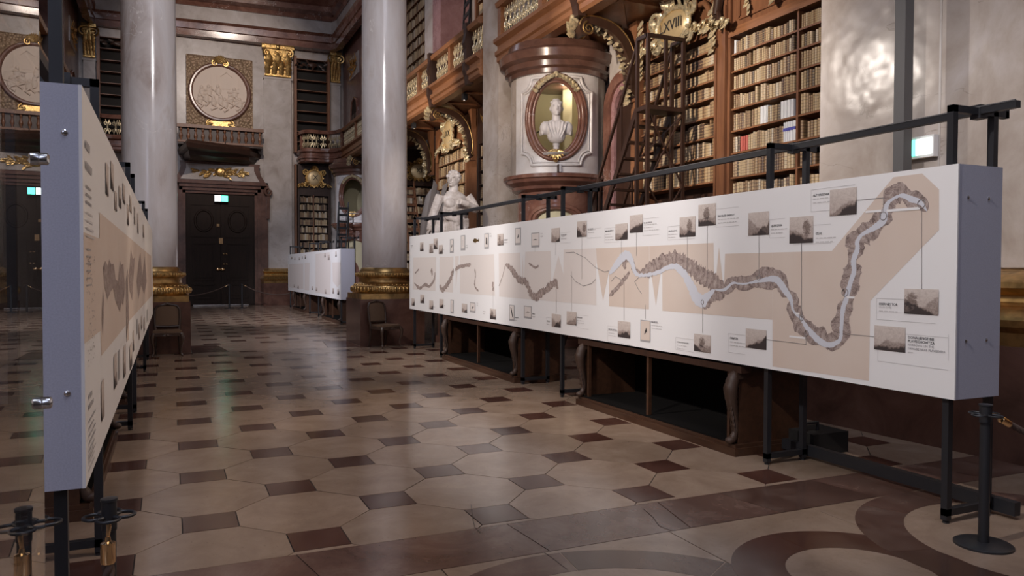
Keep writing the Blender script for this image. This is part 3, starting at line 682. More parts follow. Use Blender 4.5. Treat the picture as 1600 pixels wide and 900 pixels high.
# exit sign over the door
es = thing('exit_sign', 'lit green exit sign hanging on the dark double door', 'exit sign', (2.05,YE-.3,4.6))
MB().box(1.78,YE-.34,4.58,2.36,YE-.22,4.88).build('housing', M['black'], es)
MB().box(1.80,YE-.35,4.60,2.05,YE-.335,4.86).build('white_pictogram', M['exitw'], es); MB().box(2.08,YE-.35,4.60,2.34,YE-.335,4.86).build('green_pictogram', M['exit'], es)

# ================================================================== BOOKS
random.seed(21)
bv = MB()
n = 5; pts = []
for i in range(n+1):
    a = PI*(i/n)-PI/2; pts.append((-.5-.10*math.cos(a), .48*math.sin(a)))
pl = [(.5,-.5),(-.5,-.5)]+[( -.5-.16*math.cos(PI*(i/n)-PI/2), .5*math.sin(PI*(i/n)-PI/2)) for i in range(1,n)]+[(-.5,.5),(.5,.5)]
ME_BOOK = MB().prism(pl, 0, 1).mesh('book', 30)
ME_BK = {}
for k in ('book','wbook','rbook'):
    me = ME_BOOK.copy(); me.materials.append(M[k]); ME_BK[k] = me
STUFF = MB()                      # the far rows of books
def stuff_book(c, wy, dx, h, axis):
    if axis == 'x': STUFF.box(c[0]-dx/2, c[1]-wy/2, c[2], c[0]+dx/2, c[1]+wy/2, c[2]+h)
    else: STUFF.box(c[0]-wy/2, c[1]-dx/2, c[2], c[0]+wy/2, c[1]+dx/2, c[2]+h)
def nth(k): return {1:'first',2:'second',3:'third',4:'fourth',5:'fifth',6:'sixth',7:'seventh',8:'eighth',9:'ninth',10:'tenth',11:'eleventh',12:'twelfth'}.get(k) or '%d%s' % (k, {1:'st',2:'nd',3:'rd'}.get(k%10,'th') if k < 11 or k > 13 else 'th')
def row(y0, y1, z, hmax, xf, mode, lab=None, special=None, grp=None):
    """books standing from y1 down to y0 with spines at x = xf"""
    y = y1-.012; group_h = random.uniform(.74,.9); group_w = .05; idx = 0
    while True:
        if random.random() < .17: group_h = random.uniform(.66,.95); group_w = random.uniform(.032,.074)
        w = group_w*random.uniform(.9,1.12); h = hmax*group_h*random.uniform(.95,1.03); kind = 'book'
        if special:
            for (a,b,k,hh) in special:
                if a <= y-w/2 <= b: kind = k; h = hmax*hh
        if y-w < y0+.008: break
        if random.random() < .018: y -= random.uniform(.03,.08); continue
        c = (xf+.11, y-w/2, z+.001)
        if mode == 'single' and len(SINGLES) < 300:
            o = inst(ME_BK[kind], 'book', None, c, 0, (.20, w*.97, h))
            idx += 1; wd = {'book': 'leather-bound book', 'wbook': 'white-spined book', 'rbook': 'plain red book'}[kind]
            tag(o, '%s, %s %s' % (wd, nth(idx), lab), 'book', 'books on the tall shelves beside the marble pier')
            SINGLES.append(o)
            if kind == 'wbook' and 'sixth' in lab:
                q = MB().box(-.52-.15,-.44,.55,-.4,.44,.70).mesh('label_band'); q.materials.append(M['blue'])
                l_ = bpy.data.objects.new('label_band', q); COL.objects.link(l_); l_.parent = o
        else: stuff_book(c, w*.96, .20, h, 'x')
        y -= w
SINGLES = []
ORD = ['top','second','third','fourth','fifth','sixth','seventh','eighth','ninth']

# ------------------------------------------------------------------ the two big bookcases beside the near pier
XB = 8.42
def bookcase(name, label, y0, y1, zs, div=None, ztop=None, loc=None):
    t = thing(name, label, 'bookcase', (XB,(y0+y1)/2,0))
    MB().box(XB+.34,y0-.02,0,XB+.42,y1+.02,6.43).build('back_panel', M['dwood'], t)
    for k, z in enumerate(zs[1:]): MB().box(XB,y0,z-.028,XB+.35,y1,z).build('shelf', M['woody'], t)
    if div: MB().box(XB-.004,div-.02,0,XB+.34,div+.02,zs[0]).build('divider', M['wood'], t)
    MB().box(XB+.02,y0,zs[0],XB+.35,y1,6.43).build('top_board', M['wood'], t)
    for y,s in ((y0,-1),(y1,1)):
        MB().box(XB-.03,min(y,y+s*.06),0,XB+.35,max(y,y+s*.06),6.43).build('stile', M['wood'], t)
    return t
ZSB = [5.45,5.18,4.90,4.60,4.29,3.93,3.57,3.17,2.74,2.25]
bB = bookcase('bookcase', 'tall walnut bookcase partly hidden behind the near marble pier', 7.14, 10.02, ZSB, 8.57)
g = MB().box(XB-.05,7.14,5.45,XB+.03,10.05,5.53).box(XB-.02,7.14,5.53,XB+.03,10.05,5.60); g.build('head_moulding', M['woody'], bB)
g = MB()
for a,b in (((9.85,5.72),(9.85,6.4)),((9.85,5.72),(7.14,5.72))): g.bar((XB+.01,a[0],a[1]),(XB+.01,b[0],b[1]),.05,.04,(1,0,0))
g.build('frieze_panel_moulding', M['wood'], bB)
ZSA = [5.66,5.39,5.14,4.88,4.59,4.27,3.93,3.60,3.16,2.7]
bA = bookcase('bookcase', 'walnut bookcase with gilded cartouche numbered LXVIII behind the ladder', 10.42, 12.66, ZSA, None)
MB().box(XB-.06,10.08,0,XB+.35,10.36,6.43).build('pilaster', M['wood'], bA)
g = MB()
for y in (10.11,10.33): g.box(XB-.085,y-.025,0,XB-.05,y+.025,6.0)
g.build('pilaster_moulding', M['wood'], bA)
MB().box(XB-.06,12.72,0,XB+.35,12.92,6.43).build('pilaster', M['woody'], bA)
g = MB(); g.tube([(XB-.10,10.22,6.5),(XB-.11,10.22,6.1),(XB-.16,10.22,5.85)],[.09,.085,.07],8); g.volute((XB-.17,10.22,5.80),(0,1,0),(0,0,1),.10,.04,1.5,start=PI/2); g.build('pilaster_scroll', M['dwood'], bA, 50)
SPEC = {0: [(9.93,10.0,'wbook',.9)], 1: [(8.62,8.67,'wbook',.8)], 3: [(8.60,8.66,'wbook',.9)], 4: [(9.18,9.34,'wbook',.82),(8.60,8.92,'wbook',.80)], 5: [(9.62,9.80,'rbook',.72),(8.60,8.86,'wbook',.9),(9.24,9.29,'wbook',.95)],
        6: [(8.60,8.66,'wbook',.85)]}
for k in range(len(ZSB)-2):
    z = ZSB[k+1]; hm = ZSB[k]-.03-z; lab = 'from the pilaster on the %s shelf near the pier' % ORD[k]
    row(8.60,10.0,z,hm,XB+.03,'single',lab,SPEC.get(k))
    row(7.0,8.54,z,hm,XB+.03,'single' if False else 'single',lab.replace('shelf of','shelf, right of the divider, in')) if False else None
# right of the divider only what shows past the pier is set out singly
for k in range(len(ZSB)-2):
    z = ZSB[k+1]; hm = ZSB[k]-.03-z
    row(7.95,8.54,z,hm,XB+.03,'single','from the divider on the %s shelf near the pier' % ORD[k])
for k in range(len(ZSB)-2): row(7.2,7.94,ZSB[k+1],ZSB[k]-.03-ZSB[k+1],XB+.03,'stuff')
for k in range(len(ZSA)-2): row(10.44,12.64,ZSA[k+1],ZSA[k]-.03-ZSA[k+1],XB+.03,'stuff')

# ------------------------------------------------------------------ gilded cartouches
def cartouche(c, ru, rv, nrm, ax, txt, parent, seed=1, spread=1.0, droop=True, tsize=None, pale=True):
    """oval numbered shield with acanthus surround; ax = direction to the right of a viewer"""
    random.seed(seed); c = Vector(c); n_ = Vector(nrm); a_ = Vector(ax); up = Vector((0,0,1))
    def P(u,v,d=0): return c+a_*u+up*v+n_*d
    sh = MB(); N = 28; vs = [P(0,0,.11)]
    for rr,d in ((.55,.10),(.9,.06),(1.0,.0)):
        vs += [P(ru*rr*math.cos(2*PI*i/N), rv*rr*math.sin(2*PI*i/N), d) for i in range(N)]
    fs = [(0,1+i,1+(i+1)%N) for i in range(N)]
    for j in range(2): fs += [(1+j*N+i,1+(j+1)*N+i,1+(j+1)*N+(i+1)%N,1+j*N+(i+1)%N) for i in range(N)]
    shld = sh.add(vs,fs).build('number_shield', M['cartouche'], parent, 60)
    g = MB(); mt = M['pgold'] if pale else M['gold']
    g.tube([P(ru*1.06*math.cos(2*PI*i/32), rv*1.06*math.sin(2*PI*i/32), .06) for i in range(33)], .05*ru/.45, 6, False)
    for k in range(16):
        a = 2*PI*k/16; d = a_*math.cos(a)+up*math.sin(a)
        g.leaf(P(ru*1.05*math.cos(a), rv*1.05*math.sin(a), .03), d+n_*.25, n_, random.uniform(.4,.62)*ru*spread, .34*ru, .35, 2)
    for sg in (-1,1):
        g.volute(P(sg*ru*1.15, rv*.75,.08), a_*sg, up, .22*ru/.45*.8, .05*ru/.45, 1.5, start=-PI/2)
        g.volute(P(sg*ru*1.0,-rv*.9,.08), a_*sg, up, .20*ru/.45*.8, .045*ru/.45, 1.5, start=PI/2, sgn=-1)
        for k in range(9):   # leafy garland spreading and drooping sideways
            u = ru*(1.2+.27*k); v = -rv*.55-.05*k*ru+(.10*ru if k%2 else 0)
            for q in range(3 if droop else 2):
                a = -PI/2+random.uniform(-1.1,1.1)
                g.leaf(P(sg*u*spread, v+random.uniform(-.1,.1)*ru,.05), a_*math.cos(a)+up*math.sin(a)+n_*.2, n_, random.uniform(.32,.56)*ru, .26*ru, .4, 2)
            g.ball(P(sg*u*spread,v,.07), (.10*ru,)*3, 7, 5)
    for k in range(9):
        a = PI*.14+PI*.72*k/8; g.leaf(P(0,rv*1.1,.05), a_*math.cos(a)+up*math.sin(a)+n_*.2, n_, .62*ru, .26*ru, .4, 2)
    g.ball(P(0,rv*1.2,.08),(.16*ru,)*3,8,6)
    g.build('gilded_foliage', mt, parent, 50)
    if txt:
        me = text_mesh(txt, (tsize or ru*.75), 'CENTER'); me.materials.append(M['ink'])
        o = obj('numeral', me, None, shld)
        Rm = Matrix((( a_.x, 0, n_.x, 0),(a_.y, 0, n_.y, 0),(0,1,n_.z,0),(0,0,0,1)))
        o.matrix_basis = Matrix.Translation(P(0,-.27*(tsize or ru*.75),.118)) @ Rm
cartouche((XB-.10,11.42,6.02), .44, .30, (-1,0,0), (0,-1,0), 'LXVIII', bA, 5, 1.0, True, .26)
# carved arched moulding and corner scrolls over bay A
for sg in (-1,1):
    MB().tube([(XB-.08,11.42+sg*u,z) for u,z in ((.3,6.42),(.5,6.3),(.62,6.2),(.80,6.2),(.90,6.08),(.95,5.85))], .055, 8).build('arched_moulding', M['wood'], bA, 50)
for sg in (-1,1):
    g = MB()
    for k in range(7): g.leaf((XB-.09,11.42+sg*1.08,6.45-.12*k),(0,random.uniform(-.6,.6),-1),(-1,0,0),.24,.16,.45,2)
    g.volute((XB-.12,11.42+sg*1.06,5.75),(0,-sg,0),(0,0,1),.11,.03,1.4)
    for k in range(4): g.leaf((XB-.1,11.42+sg*1.07,5.68-.09*k),(0,random.uniform(-.4,.4),-1),(-1,0,0),.2,.15,.5,2)
    g.build('gilded_drops', M['pgold'], bA, 50)
g = MB(); random.seed(8)
for k in range(9): g.leaf((XB-.03,9.63+random.uniform(-.03,.03),6.35-.07*k),(0,random.uniform(-.7,.7),-1),(-1,0,0),.15,.1,.4,2)
g.build('gilded_drop', M['pgold'], bB, 50); g = MB()
for k in range(16): g.leaf((XB-.05,8.55+random.uniform(-.5,.45),6.15-random.uniform(-.1,.30)),(0,random.uniform(-1,1),-1),(-1,0,0),.34,.20,.5,2)
for sg in (-1,1): g.volute((XB-.07,8.55+sg*.28,5.86),(0,-sg,0),(0,0,1),.14,.05,1.4)
g.build('gilded_festoon', M['pgold'], bB, 50)

# ------------------------------------------------------------------ wing bookcases beyond the slender pier
def small_case(label, y0, y1, z0, z1, rows, num=None, axis='x', at=XB, parent=None, dark=False, fill=1.0, x0=None, x1=None, shield=None, books=True):
    """bookcase facing -x (axis x, along y) or facing -y (axis y, along x)"""
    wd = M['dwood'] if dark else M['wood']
    if axis == 'x': t = thing('bookcase', label, 'bookcase', (at,(y0+y1)/2,0))
    else: t = thing('bookcase', label, 'bookcase', ((y0+y1)/2,at,0))
    def bx(a0,a1,d0,d1,q0,q1):
        return MB().box(at+d0,a0,q0,at+d1,a1,q1) if axis == 'x' else MB().box(a0,at+d0,q0,a1,at+d1,q1)
    bx(y0,y1,.30,.335,z0,z1).build('back_panel', M['dwood'] if books else M['shade'], t)  # bare cases get their inner shade from a near-black back
    for k in range(rows+1):
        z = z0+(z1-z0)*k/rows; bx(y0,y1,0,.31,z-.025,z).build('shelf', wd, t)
        if k < rows and books:
            a = y0+.03; h0 = (z1-z0)/rows*.8
            while a < y1-.09:
                w = random.uniform(.05,.085)
                if random.random() < fill:
                    c = (at+.12,a+w/2,z) if axis == 'x' else (a+w/2,at+.12,z)
                    stuff_book(c, w*.95, .2, h0*random.uniform(.75,1.05), axis)
                a += w
    for a in (y0-.12,y1): bx(a,a+.12,-.04,.34,0 if z1 < 6.4 else z0-.03,6.43 if z1 < 6.4 else z1+.1).build('stile', wd, t)
    if z1 < 6.4: bx(y0-.1,y1+.1,.0,.34,z1,6.43).build('top_board', wd, t)
    if z0 > .3 and z0 < 3: bx(y0,y1,.0,.34,0,z0).build('base_cupboard', wd, t)
    return t
random.seed(31)
wA = small_case('walnut bookcase under a bright gilded cartouche behind the statue', 22.3, 25.1, .9, 5.55, 12)
cartouche((XB-.1,23.55,6.02), .42, .46, (-1,0,0), (0,-1,0), 'LXX', wA, 9, .8, True, .30)
for sg in (-1,1): MB().tube([(XB-.06,23.6+sg*u,z) for u,z in ((.3,6.42),(.75,6.3),(1.15,5.95),(1.4,5.3))], .06, 6).build('arched_moulding', M['woody'], wA, 50)
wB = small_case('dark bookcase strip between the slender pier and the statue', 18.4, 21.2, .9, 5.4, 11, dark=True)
g = MB()
for k in range(10): g.leaf((XB-.05,19.8+random.uniform(-1.2,1.2),5.75+random.uniform(-.2,.3)),(0,random.uniform(-1,1),random.uniform(-1,1)),(-1,0,0),.3,.18,.4,2)
g.build('gilded_foliage', M['gold'], wB, 50)
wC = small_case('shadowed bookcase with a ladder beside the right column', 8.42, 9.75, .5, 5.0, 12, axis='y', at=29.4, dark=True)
cartouche((9.05,29.35,5.55), .36, .30, (0,-1,0), (1,0,0), 'XI', wC, 12, .9, False, .24, False)
# end-wall bookcases: lower right one with books, dark upper ones
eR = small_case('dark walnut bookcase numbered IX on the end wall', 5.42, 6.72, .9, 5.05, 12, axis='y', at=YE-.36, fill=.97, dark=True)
MB().box(6.02,YE-.37,.9,6.08,YE-.05,5.05).build('divider', M['wood'], eR)
MB().box(5.22,YE-.40,0,5.34,YE-.02,6.43).build('stile', M['wood'], eR)
cartouche((6.07,YE-.42,5.82), .34, .36, (0,-1,0), (1,0,0), 'IX', eR, 14, .62, False, .34, False)
for (a,b,lab) in ((5.32,6.70,'dark upper bookcase with bare shelves on the right of the end wall'),(mx(6.70),mx(5.32),'dark upper bookcase with bare shelves on the left of the end wall')):
    q = small_case(lab, a, b, 7.0, 11.25, 9, axis='y', at=YE-.34, dark=False, books=False)
    g = MB()
    for k in range(12): g.leaf((a+(b-a)*(k+.5)/12,YE-.37,11.0+.08*math.sin(k*1.9)),(random.uniform(-1,1),0,random.uniform(-.5,.5)),(0,-1,0),.22,.12,.3,2)
    g.ball(((a+b)/2,YE-.37,11.0),(.22,.04,.12),10,6); g.build('carved_garland', M['dwood'], q, 50)
# upper gallery bookcase above the statue
uA = small_case('upper gallery bookcase seen through the balustrade', 18.3, 21.6, 7.2, 13.0, 14, at=8.5)
uB = small_case('upper gallery bookcase beside the rose marble pilaster', 24.9, 29.0, 7.2, 13.0, 14, at=8.2)
t = thing('rose_pilaster', 'rose and beige marble pilaster on the upper gallery', 'pilaster', (8.0,24.2,6.95))
MB().box(7.85,23.75,6.95,8.8,24.75,13.5).build('shaft', M['pier'], t); MB().box(7.8,22.95,6.95,8.8,23.75,13.5).build('rose_strip', M['pink_m'], t)

# ================================================================== GALLERIES
mbx = MB()   # pierced scroll baluster in the (y, z) plane, .62 high
for sg in (-1,1):
    mbx.volute((0,sg*.055,.15),(0,sg,0),(0,0,1),.075,.018,1.3,16,start=PI/2,sgn=-1)
    mbx.volute((0,sg*.055,.45),(0,sg,0),(0,0,1),.075,.018,1.3,16,start=-PI/2,sgn=1)
    mbx.tube([(0,sg*.07,.02),(0,sg*.02,.2),(0,-sg*.02,.4),(0,-sg*.07,.60)],.016,5)
mbx.ball((0,0,.30),(.03,.035,.05),8,6); mbx.leaf((-.02,0,.33),(0,0,1),(-1,0,0),.14,.09,.3,2); mbx.leaf((-.02,0,.27),(0,0,-1),(-1,0,0),.14,.09,.3,2)
ME_SB = mbx.mesh('baluster', 50); ME_SB.materials.append(M['pgold'])
ME_SBD = ME_SB.copy(); ME_SBD.materials.clear(); ME_SBD.materials.append(M['gold'])
FASC = [(.30,6.45),(.06,6.45),(.0,6.50),(.0,6.60),(-.05,6.63),(-.05,6.72),(.02,6.75),(.02,6.86),(-.09,6.92),(-.09,7.0),(.30,7.0)]
def gallery(label, path, depth, posts, sp=.24, dark=False, brackets=True, mat=None):
    """walkway along path; profile offset is to the right of travel = towards the wall"""
    mt = mat or M['woody']
    t = thing('gallery', label, 'gallery', (path[0][0],path[0][1],6.45))
    MB().sweep(FASC, path).build('fascia', mt, t, 30)
    MB().sweep([(.25,6.52),(depth,6.52),(depth,6.95),(.25,6.95)], path).build('walkway', M['dwood'] if dark else M['wood'], t)
    MB().sweep([(.04,7.0),(.18,7.0),(.18,7.10),(.04,7.10)], path).build('bottom_rail', mt, t)
    MB().sweep([(-.02,7.74),(.22,7.74),(.25,7.80),(.22,7.90),(.0,7.90),(-.05,7.84)], path).build('top_rail', mt, t, 30)
    L = [0]
    for a,b in zip(path[:-1],path[1:]): L.append(L[-1]+math.dist(a,b))
    def at(s):
        for i in range(len(path)-1):
            if s <= L[i+1] or i == len(path)-2:
                k = (s-L[i])/(L[i+1]-L[i]); a,b = path[i],path[i+1]; ang = math.atan2(b[1]-a[1],b[0]-a[0]); return a[0]+(b[0]-a[0])*k, a[1]+(b[1]-a[1])*k, ang
    for s,kind in posts:
        x,y,ang = at(s); r = (math.sin(ang),-math.cos(ang)); M4 = Matrix.Translation((x,y,0)) @ Matrix.Rotation(ang,4,'Z')
        if kind == 'd':
            g = MB(); g.prism([(-.14,6.40),(.02,6.40),(.05,6.6),(.1,6.75),(.1,6.95),(.06,7.02),(.06,7.3),(.11,7.45),(.06,7.7),(.08,7.95),(-.24,7.95),(-.24,7.0),(-.14,6.9)], -.10, .10, 'x')
            me = g.mesh('console_post'); me.materials.append(M['dwood']); inst(me, 'console_post', t, M=M4)
        else:
            me = MB().box(-.09,-.21,7.0,.09,-.02,7.86).mesh('post'); me.materials.append(mt); inst(me, 'post', t, M=M4)
    s = sp/2; P = [p[0] for p in posts]
    while s < L[-1]:
        if min([abs(s-p) for p in P]+[9]) > .17:
            x,y,ang = at(s); r = (math.sin(ang),-math.cos(ang))
            inst(ME_SBD if dark else ME_SB, 'baluster', t, M=Matrix.Translation((x+r[0]*.11,y+r[1]*.11,7.11)) @ Matrix.Rotation(ang-PI/2,4,'Z'))
        s += sp
    return t
GX = 7.0
# travelling along +y the wall on the right is to the right
g1 = gallery('walnut gallery above the niche with the bust', [(GX,7.0),(GX,16.55)], 1.86, [(.5,'p'),(2.0,'p'),(3.1,'d'),(4.6,'p'),(5.7,'d'),(7.3,'p'),(9.45,'p')])
g2 = gallery('walnut gallery with gilded balustrade running behind the right column', [(GX,17.65),(GX,34.2)], 1.86, [(.85,'d'),(2.3,'p'),(3.85,'d'),(5.2,'p'),(6.9,'d'),(8.6,'p'),(10.2,'d'),(12,'p'),(14,'p')])
# soffit boards
for gal,(a,b) in ((g1,(7.0,16.5)),(g2,(17.7,26))):
    y = a+.6
    while y < b:
        MB().box(GX+.35,y-.06,6.46,XB-.05,y+.06,6.53).build('soffit_rib', M['wood'], gal); MB().bar((GX+.4,y,6.49),(XB-.1,min(y+1.3,b),6.49),.10,.05).build('soffit_rib', M['wood'], gal); y += 1.4
pe = [(GX,34.2)]+[(GX-.25*(1-math.cos(a))-.0,34.2+.0+.45*math.sin(a)) for a in (.6,1.1)]
arc = [(7.0,34.25),(6.85,34.75),(6.6,35.05),(6.25,35.12),(5.9,35.05),(5.6,35.15),(5.42,35.45),(5.38,YE-.05)]
g3 = gallery('curved end gallery with scroll balusters above the bookcase numbered IX', arc, .9, [(.05,'p'),(2.6,'p')], .26, mat=M['red_m'])
arcl = [(mx(p[0]),p[1]) for p in arc][::-1]
g4 = gallery('curved end gallery with scroll balusters behind the left column', arcl, .9, [(.3,'p'),(2.6,'p')], .26, mat=M['red_m'])
g5 = gallery('walnut gallery high on the left beyond the left column', [(mx(GX),34.2),(mx(GX),17.9)], 1.7, [(2,'p'),(5,'d'),(8,'p'),(10.8,'d'),(12.6,'p'),(15.6,'d')], .30, dark=True)
g6 = gallery('walnut gallery high on the left above the display panel', [(mx(GX),16.3),(mx(GX),8.0)], 1.7, [(.4,'p'),(3,'d'),(6,'p')], .30, dark=True)
for gal in (g3,g4):
    pass

# carved scroll brackets with gilded garlands, standing in a plane across the gallery
def bracket(y, label, xe=GX+.05, xw=XB, grp='gilded gallery brackets', z=0):
    t = thing('scroll_bracket', label, 'bracket', (xe,y,5), grp); w = .15
    path = [(xe+.22,6.16),(xe+.10,6.12),(xe+.06,6.24),(xe+.16,6.36),(xe+.40,6.37),(xe+.75,6.28),(xe+1.02,6.05),(xe+1.18,5.72),(xe+1.24,5.35),(xe+1.22,5.15),(xe+1.30,5.05)]
    th = [.03,.045,.06,.075,.085,.095,.095,.085,.075,.06,.05]
    # smooth the path
    P = []; T = []
    for i in range(len(path)-1):
        for k in range(4):
            u = k/4; p0 = path[max(i-1,0)]; p1 = path[i]; p2 = path[i+1]; p3 = path[min(i+2,len(path)-1)]
            f_ = lambda a,b,c,d: .5*((2*b)+(-a+c)*u+(2*a-5*b+4*c-d)*u*u+(-a+3*b-3*c+d)*u**3)
            P.append((f_(p0[0],p1[0],p2[0],p3[0]), f_(p0[1],p1[1],p2[1],p3[1]))); T.append(th[i]+(th[i+1]-th[i])*u)
    P.append(path[-1]); T.append(th[-1]); up=[]; lo=[]
    for i,p in enumerate(P):
        a = P[max(i-1,0)]; b = P[min(i+1,len(P)-1)]; d = Vector((b[0]-a[0],b[1]-a[1])).normalized(); nn = (-d.y,d.x)
        up.append((p[0]+nn[0]*T[i],p[1]+nn[1]*T[i])); lo.append((p[0]-nn[0]*T[i],p[1]-nn[1]*T[i]))
    def P3(q,yy): return (q[0],yy,q[1]+z)
    vs=[];fs=[]
    for i in range(len(P)): vs += [P3(up[i],y-w),P3(up[i],y+w),P3(lo[i],y+w),P3(lo[i],y-w)]
    for i in range(len(P)-1):
        for k in range(4): fs.append((4*i+k,4*i+(k+1)%4,4*i+4+(k+1)%4,4*i+4+k))
    fs += [(3,2,1,0),(4*len(P)-4,4*len(P)-3,4*len(P)-2,4*len(P)-1)]
    MB().add(vs,fs).build('scroll_body', M['dwood'], t, 50)
    g = MB()
    for s in (-1,1):
        g.tube([(u_[0],y+s*w,u_[1]+z) for u_ in up[8:]], .014, 5); g.volute((xe+.20,y+s*w,6.21+z),(1,0,0),(0,0,1),.13,.022,1.8,start=PI*.6)
    g.build('gilded_edge', M['goldband'], t, 50)
    g = MB(); random.seed(int(y*10))
    for i in range(16, len(P)-3, 1):
        d = (lo[i][0]-up[i][0], lo[i][1]-up[i][1])
        for k in range(2): g.leaf((lo[i][0],y+random.uniform(-.10,.10),lo[i][1]+z),(d[0]+random.uniform(-.12,.12),random.uniform(-.1,.1),d[1]-.05),(-.7,-.7,0),random.uniform(.10,.17),.09,.5,2)
    for k in range(12):
        a = PI*.7+k*.13; g.leaf((xe+.17+.19*math.cos(a),y+random.uniform(-.1,.1),6.2+z+.19*math.sin(a)),(math.cos(a),random.uniform(-.2,.2),math.sin(a)+.4),(-.5,-.8,0),.2,.13,.4,2)
    for k in range(5): g.leaf((xe+1.2,y+random.uniform(-.12,.12),5.2+z-.05*k),(-.3,random.uniform(-.3,.3),-1),(-.8,-.5,0),.2,.13,.5,2)
    g.build('gilded_garland', M['pgold'], t, 50)
    MB().box(xw-.10,y-w,4.95+z,xw+.05,y+w,6.5+z).build('wall_plate', M['wood'], t)
bracket(12.82,'scroll bracket with gilded garland between arch and ladder')
bracket(21.75,'scroll bracket with gilded leaves behind the statue')
bracket(25.75,'farther scroll bracket with gilded leaves beside the right column')
bracket(32.6,'small far scroll bracket under the curved end gallery')

# ================================================================== NICHE TOWERS
def tower(cx, cy, R_, face, label, z=0):
    """round corner pier with an oval opening; face = direction (radians) the opening looks towards"""
    t = thing('niche_tower', label, 'niche', (cx,cy,0))
    def C(th, r, zz): return (cx+r*math.cos(face+th), cy+r*math.sin(face+th), zz+z)
    z0, z1 = 3.66, 5.75; zc = 4.82; HW, HH = .60, .82; A = 1.0
    # front shell with oval hole
    AN = sorted([2*PI*i/60 for i in range(60)]+[math.atan2(z_-zc,x_*A*R_)%(2*PI) for z_ in (z0,z1) for x_ in (-1,1)]); N = 64; vs=[]; fs=[]
    for j in range(7):
        k = j/6
        for i in range(N):
            a = AN[i]; ex, ez = HW*math.cos(a), HH*math.sin(a)
            c_, s_2 = math.cos(a), math.sin(a); lim = min(A*R_/max(abs(c_),1e-6), ((z1-zc) if s_2>0 else (zc-z0))/max(abs(s_2),1e-6))
            ox, oz = lim*c_, lim*s_2
            u = ex+(ox-ex)*k; v = ez+(oz-ez)*k; vs.append(C(u/R_,R_,zc+v))
    for j in range(6):
        for i in range(N): fs.append((j*N+i,j*N+(i+1)%N,(j+1)*N+(i+1)%N,(j+1)*N+i))
    MB().add(vs,fs).build('front_shell', M['white_m'], t, 60)
    # side shells
    g = MB()
    for sg in (-1,1):
        vs=[];
        for i in range(13):
            th = sg*(A+(2.4-A)*i/12); vs += [C(th,R_,z0),C(th,R_,z1)]
        g.add(vs,[(2*i,2*i+1,2*i+3,2*i+2) for i in range(12)])
    g.build('side_shell', M['pier'], t, 60)
    # hollow plastered niche behind the opening
    g = MB(); vs=[]; n=24
    for i in range(n+1):
        th = -PI+.0+2*PI*i/n; vs += [C(th,R_*.93,3.6),C(th,R_*.93,5.95)]
    fs=[]
    for i in range(n):
        th = -PI+2*PI*(i+.5)/n
        if abs(th) > .95: fs.append((2*i,2*i+1,2*i+3,2*i+2))
    g.add(vs,fs)
    g.build('plastered_niche', M['plaster'], t, 60)
    g = MB(); a = [C(th,R_*.5,3.6) for th in (2.5,2.95)]; g.prism([(a[0][0],a[0][1]),(a[1][0],a[1][1]),C(2.95,R_*.9,0)[:2],C(2.5,R_*.9,0)[:2]],3.6+z,5.95+z); g.build('plastered_pillar', M['plaster'], t)
    MB().lathe([(R_*.92,3.86),(R_*.92,3.94)],32,(cx,cy,z)).build('niche_sill', M['plaster'], t)
    # oval frame of rose marble
    def tor(sc, rad, d, mat, nm):
        pts = [C(HW*sc*math.cos(2*PI*i/48)/R_, R_+d, zc+(HH+HW*(sc-1))*math.sin(2*PI*i/48)) for i in range(49)]
        MB().tube(pts, rad, 8, False).build(nm, mat, t, 60)
    tor(1.0,.055,.0,M['red_m'],'oval_frame'); tor(1.10,.045,.01,M['red_m'],'oval_frame'); tor(.9,.04,-.05,M['red_m'],'oval_frame')
    # moulded panel outline with scooped corners
    ol = []; W_, B_, T_ = .80, 3.84, 5.66; cr = .27
    def corner(ux,vz,a0): return [(ux+cr*math.cos(a0+PI/2*k/6), vz+cr*math.sin(a0+PI/2*k/6)) for k in range(7)]
    ol += corner(W_,T_,-PI/2)[::-1][::-1] if False else []
    ol = [(W_,B_+cr)]+[(W_,T_-cr)]+[(W_-cr*math.sin(a)*1, T_-cr*math.cos(a)) for a in [PI/2*k/6 for k in range(1,7)]]
    ol += [(-p[0],p[1]) for p in ol[::-1]]
    low = [(-W_+cr*math.sin(a), B_+cr*math.cos(a)) for a in [PI/2*k/6 for k in range(0,7)]]
    ol += low+[(-p[0],p[1]) for p in low[::-1]]
    g = MB()
    od_ = []
    for a_,b_ in zip(ol, ol[1:]+ol[:1]):
        for k in range(8): od_.append((a_[0]+(b_[0]-a_[0])*k/8, a_[1]+(b_[1]-a_[1])*k/8))
    pts = [C(u/R_,R_+.012,v) for u,v in od_]; g.tube(pts+[pts[0]], .034, 6, False)
    pts = [C(u*.92/R_,R_+.01,zc+(v-zc)*.94) for u,v in od_]; g.tube(pts+[pts[0]], .018, 6, False); g.build('panel_moulding', M['white_m'], t, 60)
    # gilded crown of leaves on the oval, shell at the foot
    g = MB(); random.seed(4); nn = Vector((math.cos(face),math.sin(face),0))
    for k in range(15):
        a = PI/2+(k-7)*.115; p = C(HW*1.05*math.cos(a)/R_,R_+.06,zc+HH*1.05*math.sin(a)); tg = Vector((-math.sin(face),math.cos(face),0))*math.copysign(1,7-k)*-1
        g.leaf(p, (tg if k != 7 else Vector((0,0,.4)))+Vector((0,0,.12-abs(k-7)*.11)), nn, .14 if k != 7 else .09, .11, .6, 2); g.ball(p,(.04,)*3,6,5)
    g.build('gilded_crown', M['pgold'], t, 50)
    g = MB()
    for k in range(9):
        a = -PI/2+(k-4)*.3; g.leaf(C(0,R_+.05,zc-HH+.14), Vector((-math.sin(face),math.cos(face),0))*math.cos(a)+Vector((0,0,math.sin(a))), nn, .22, .09, .25, 1)
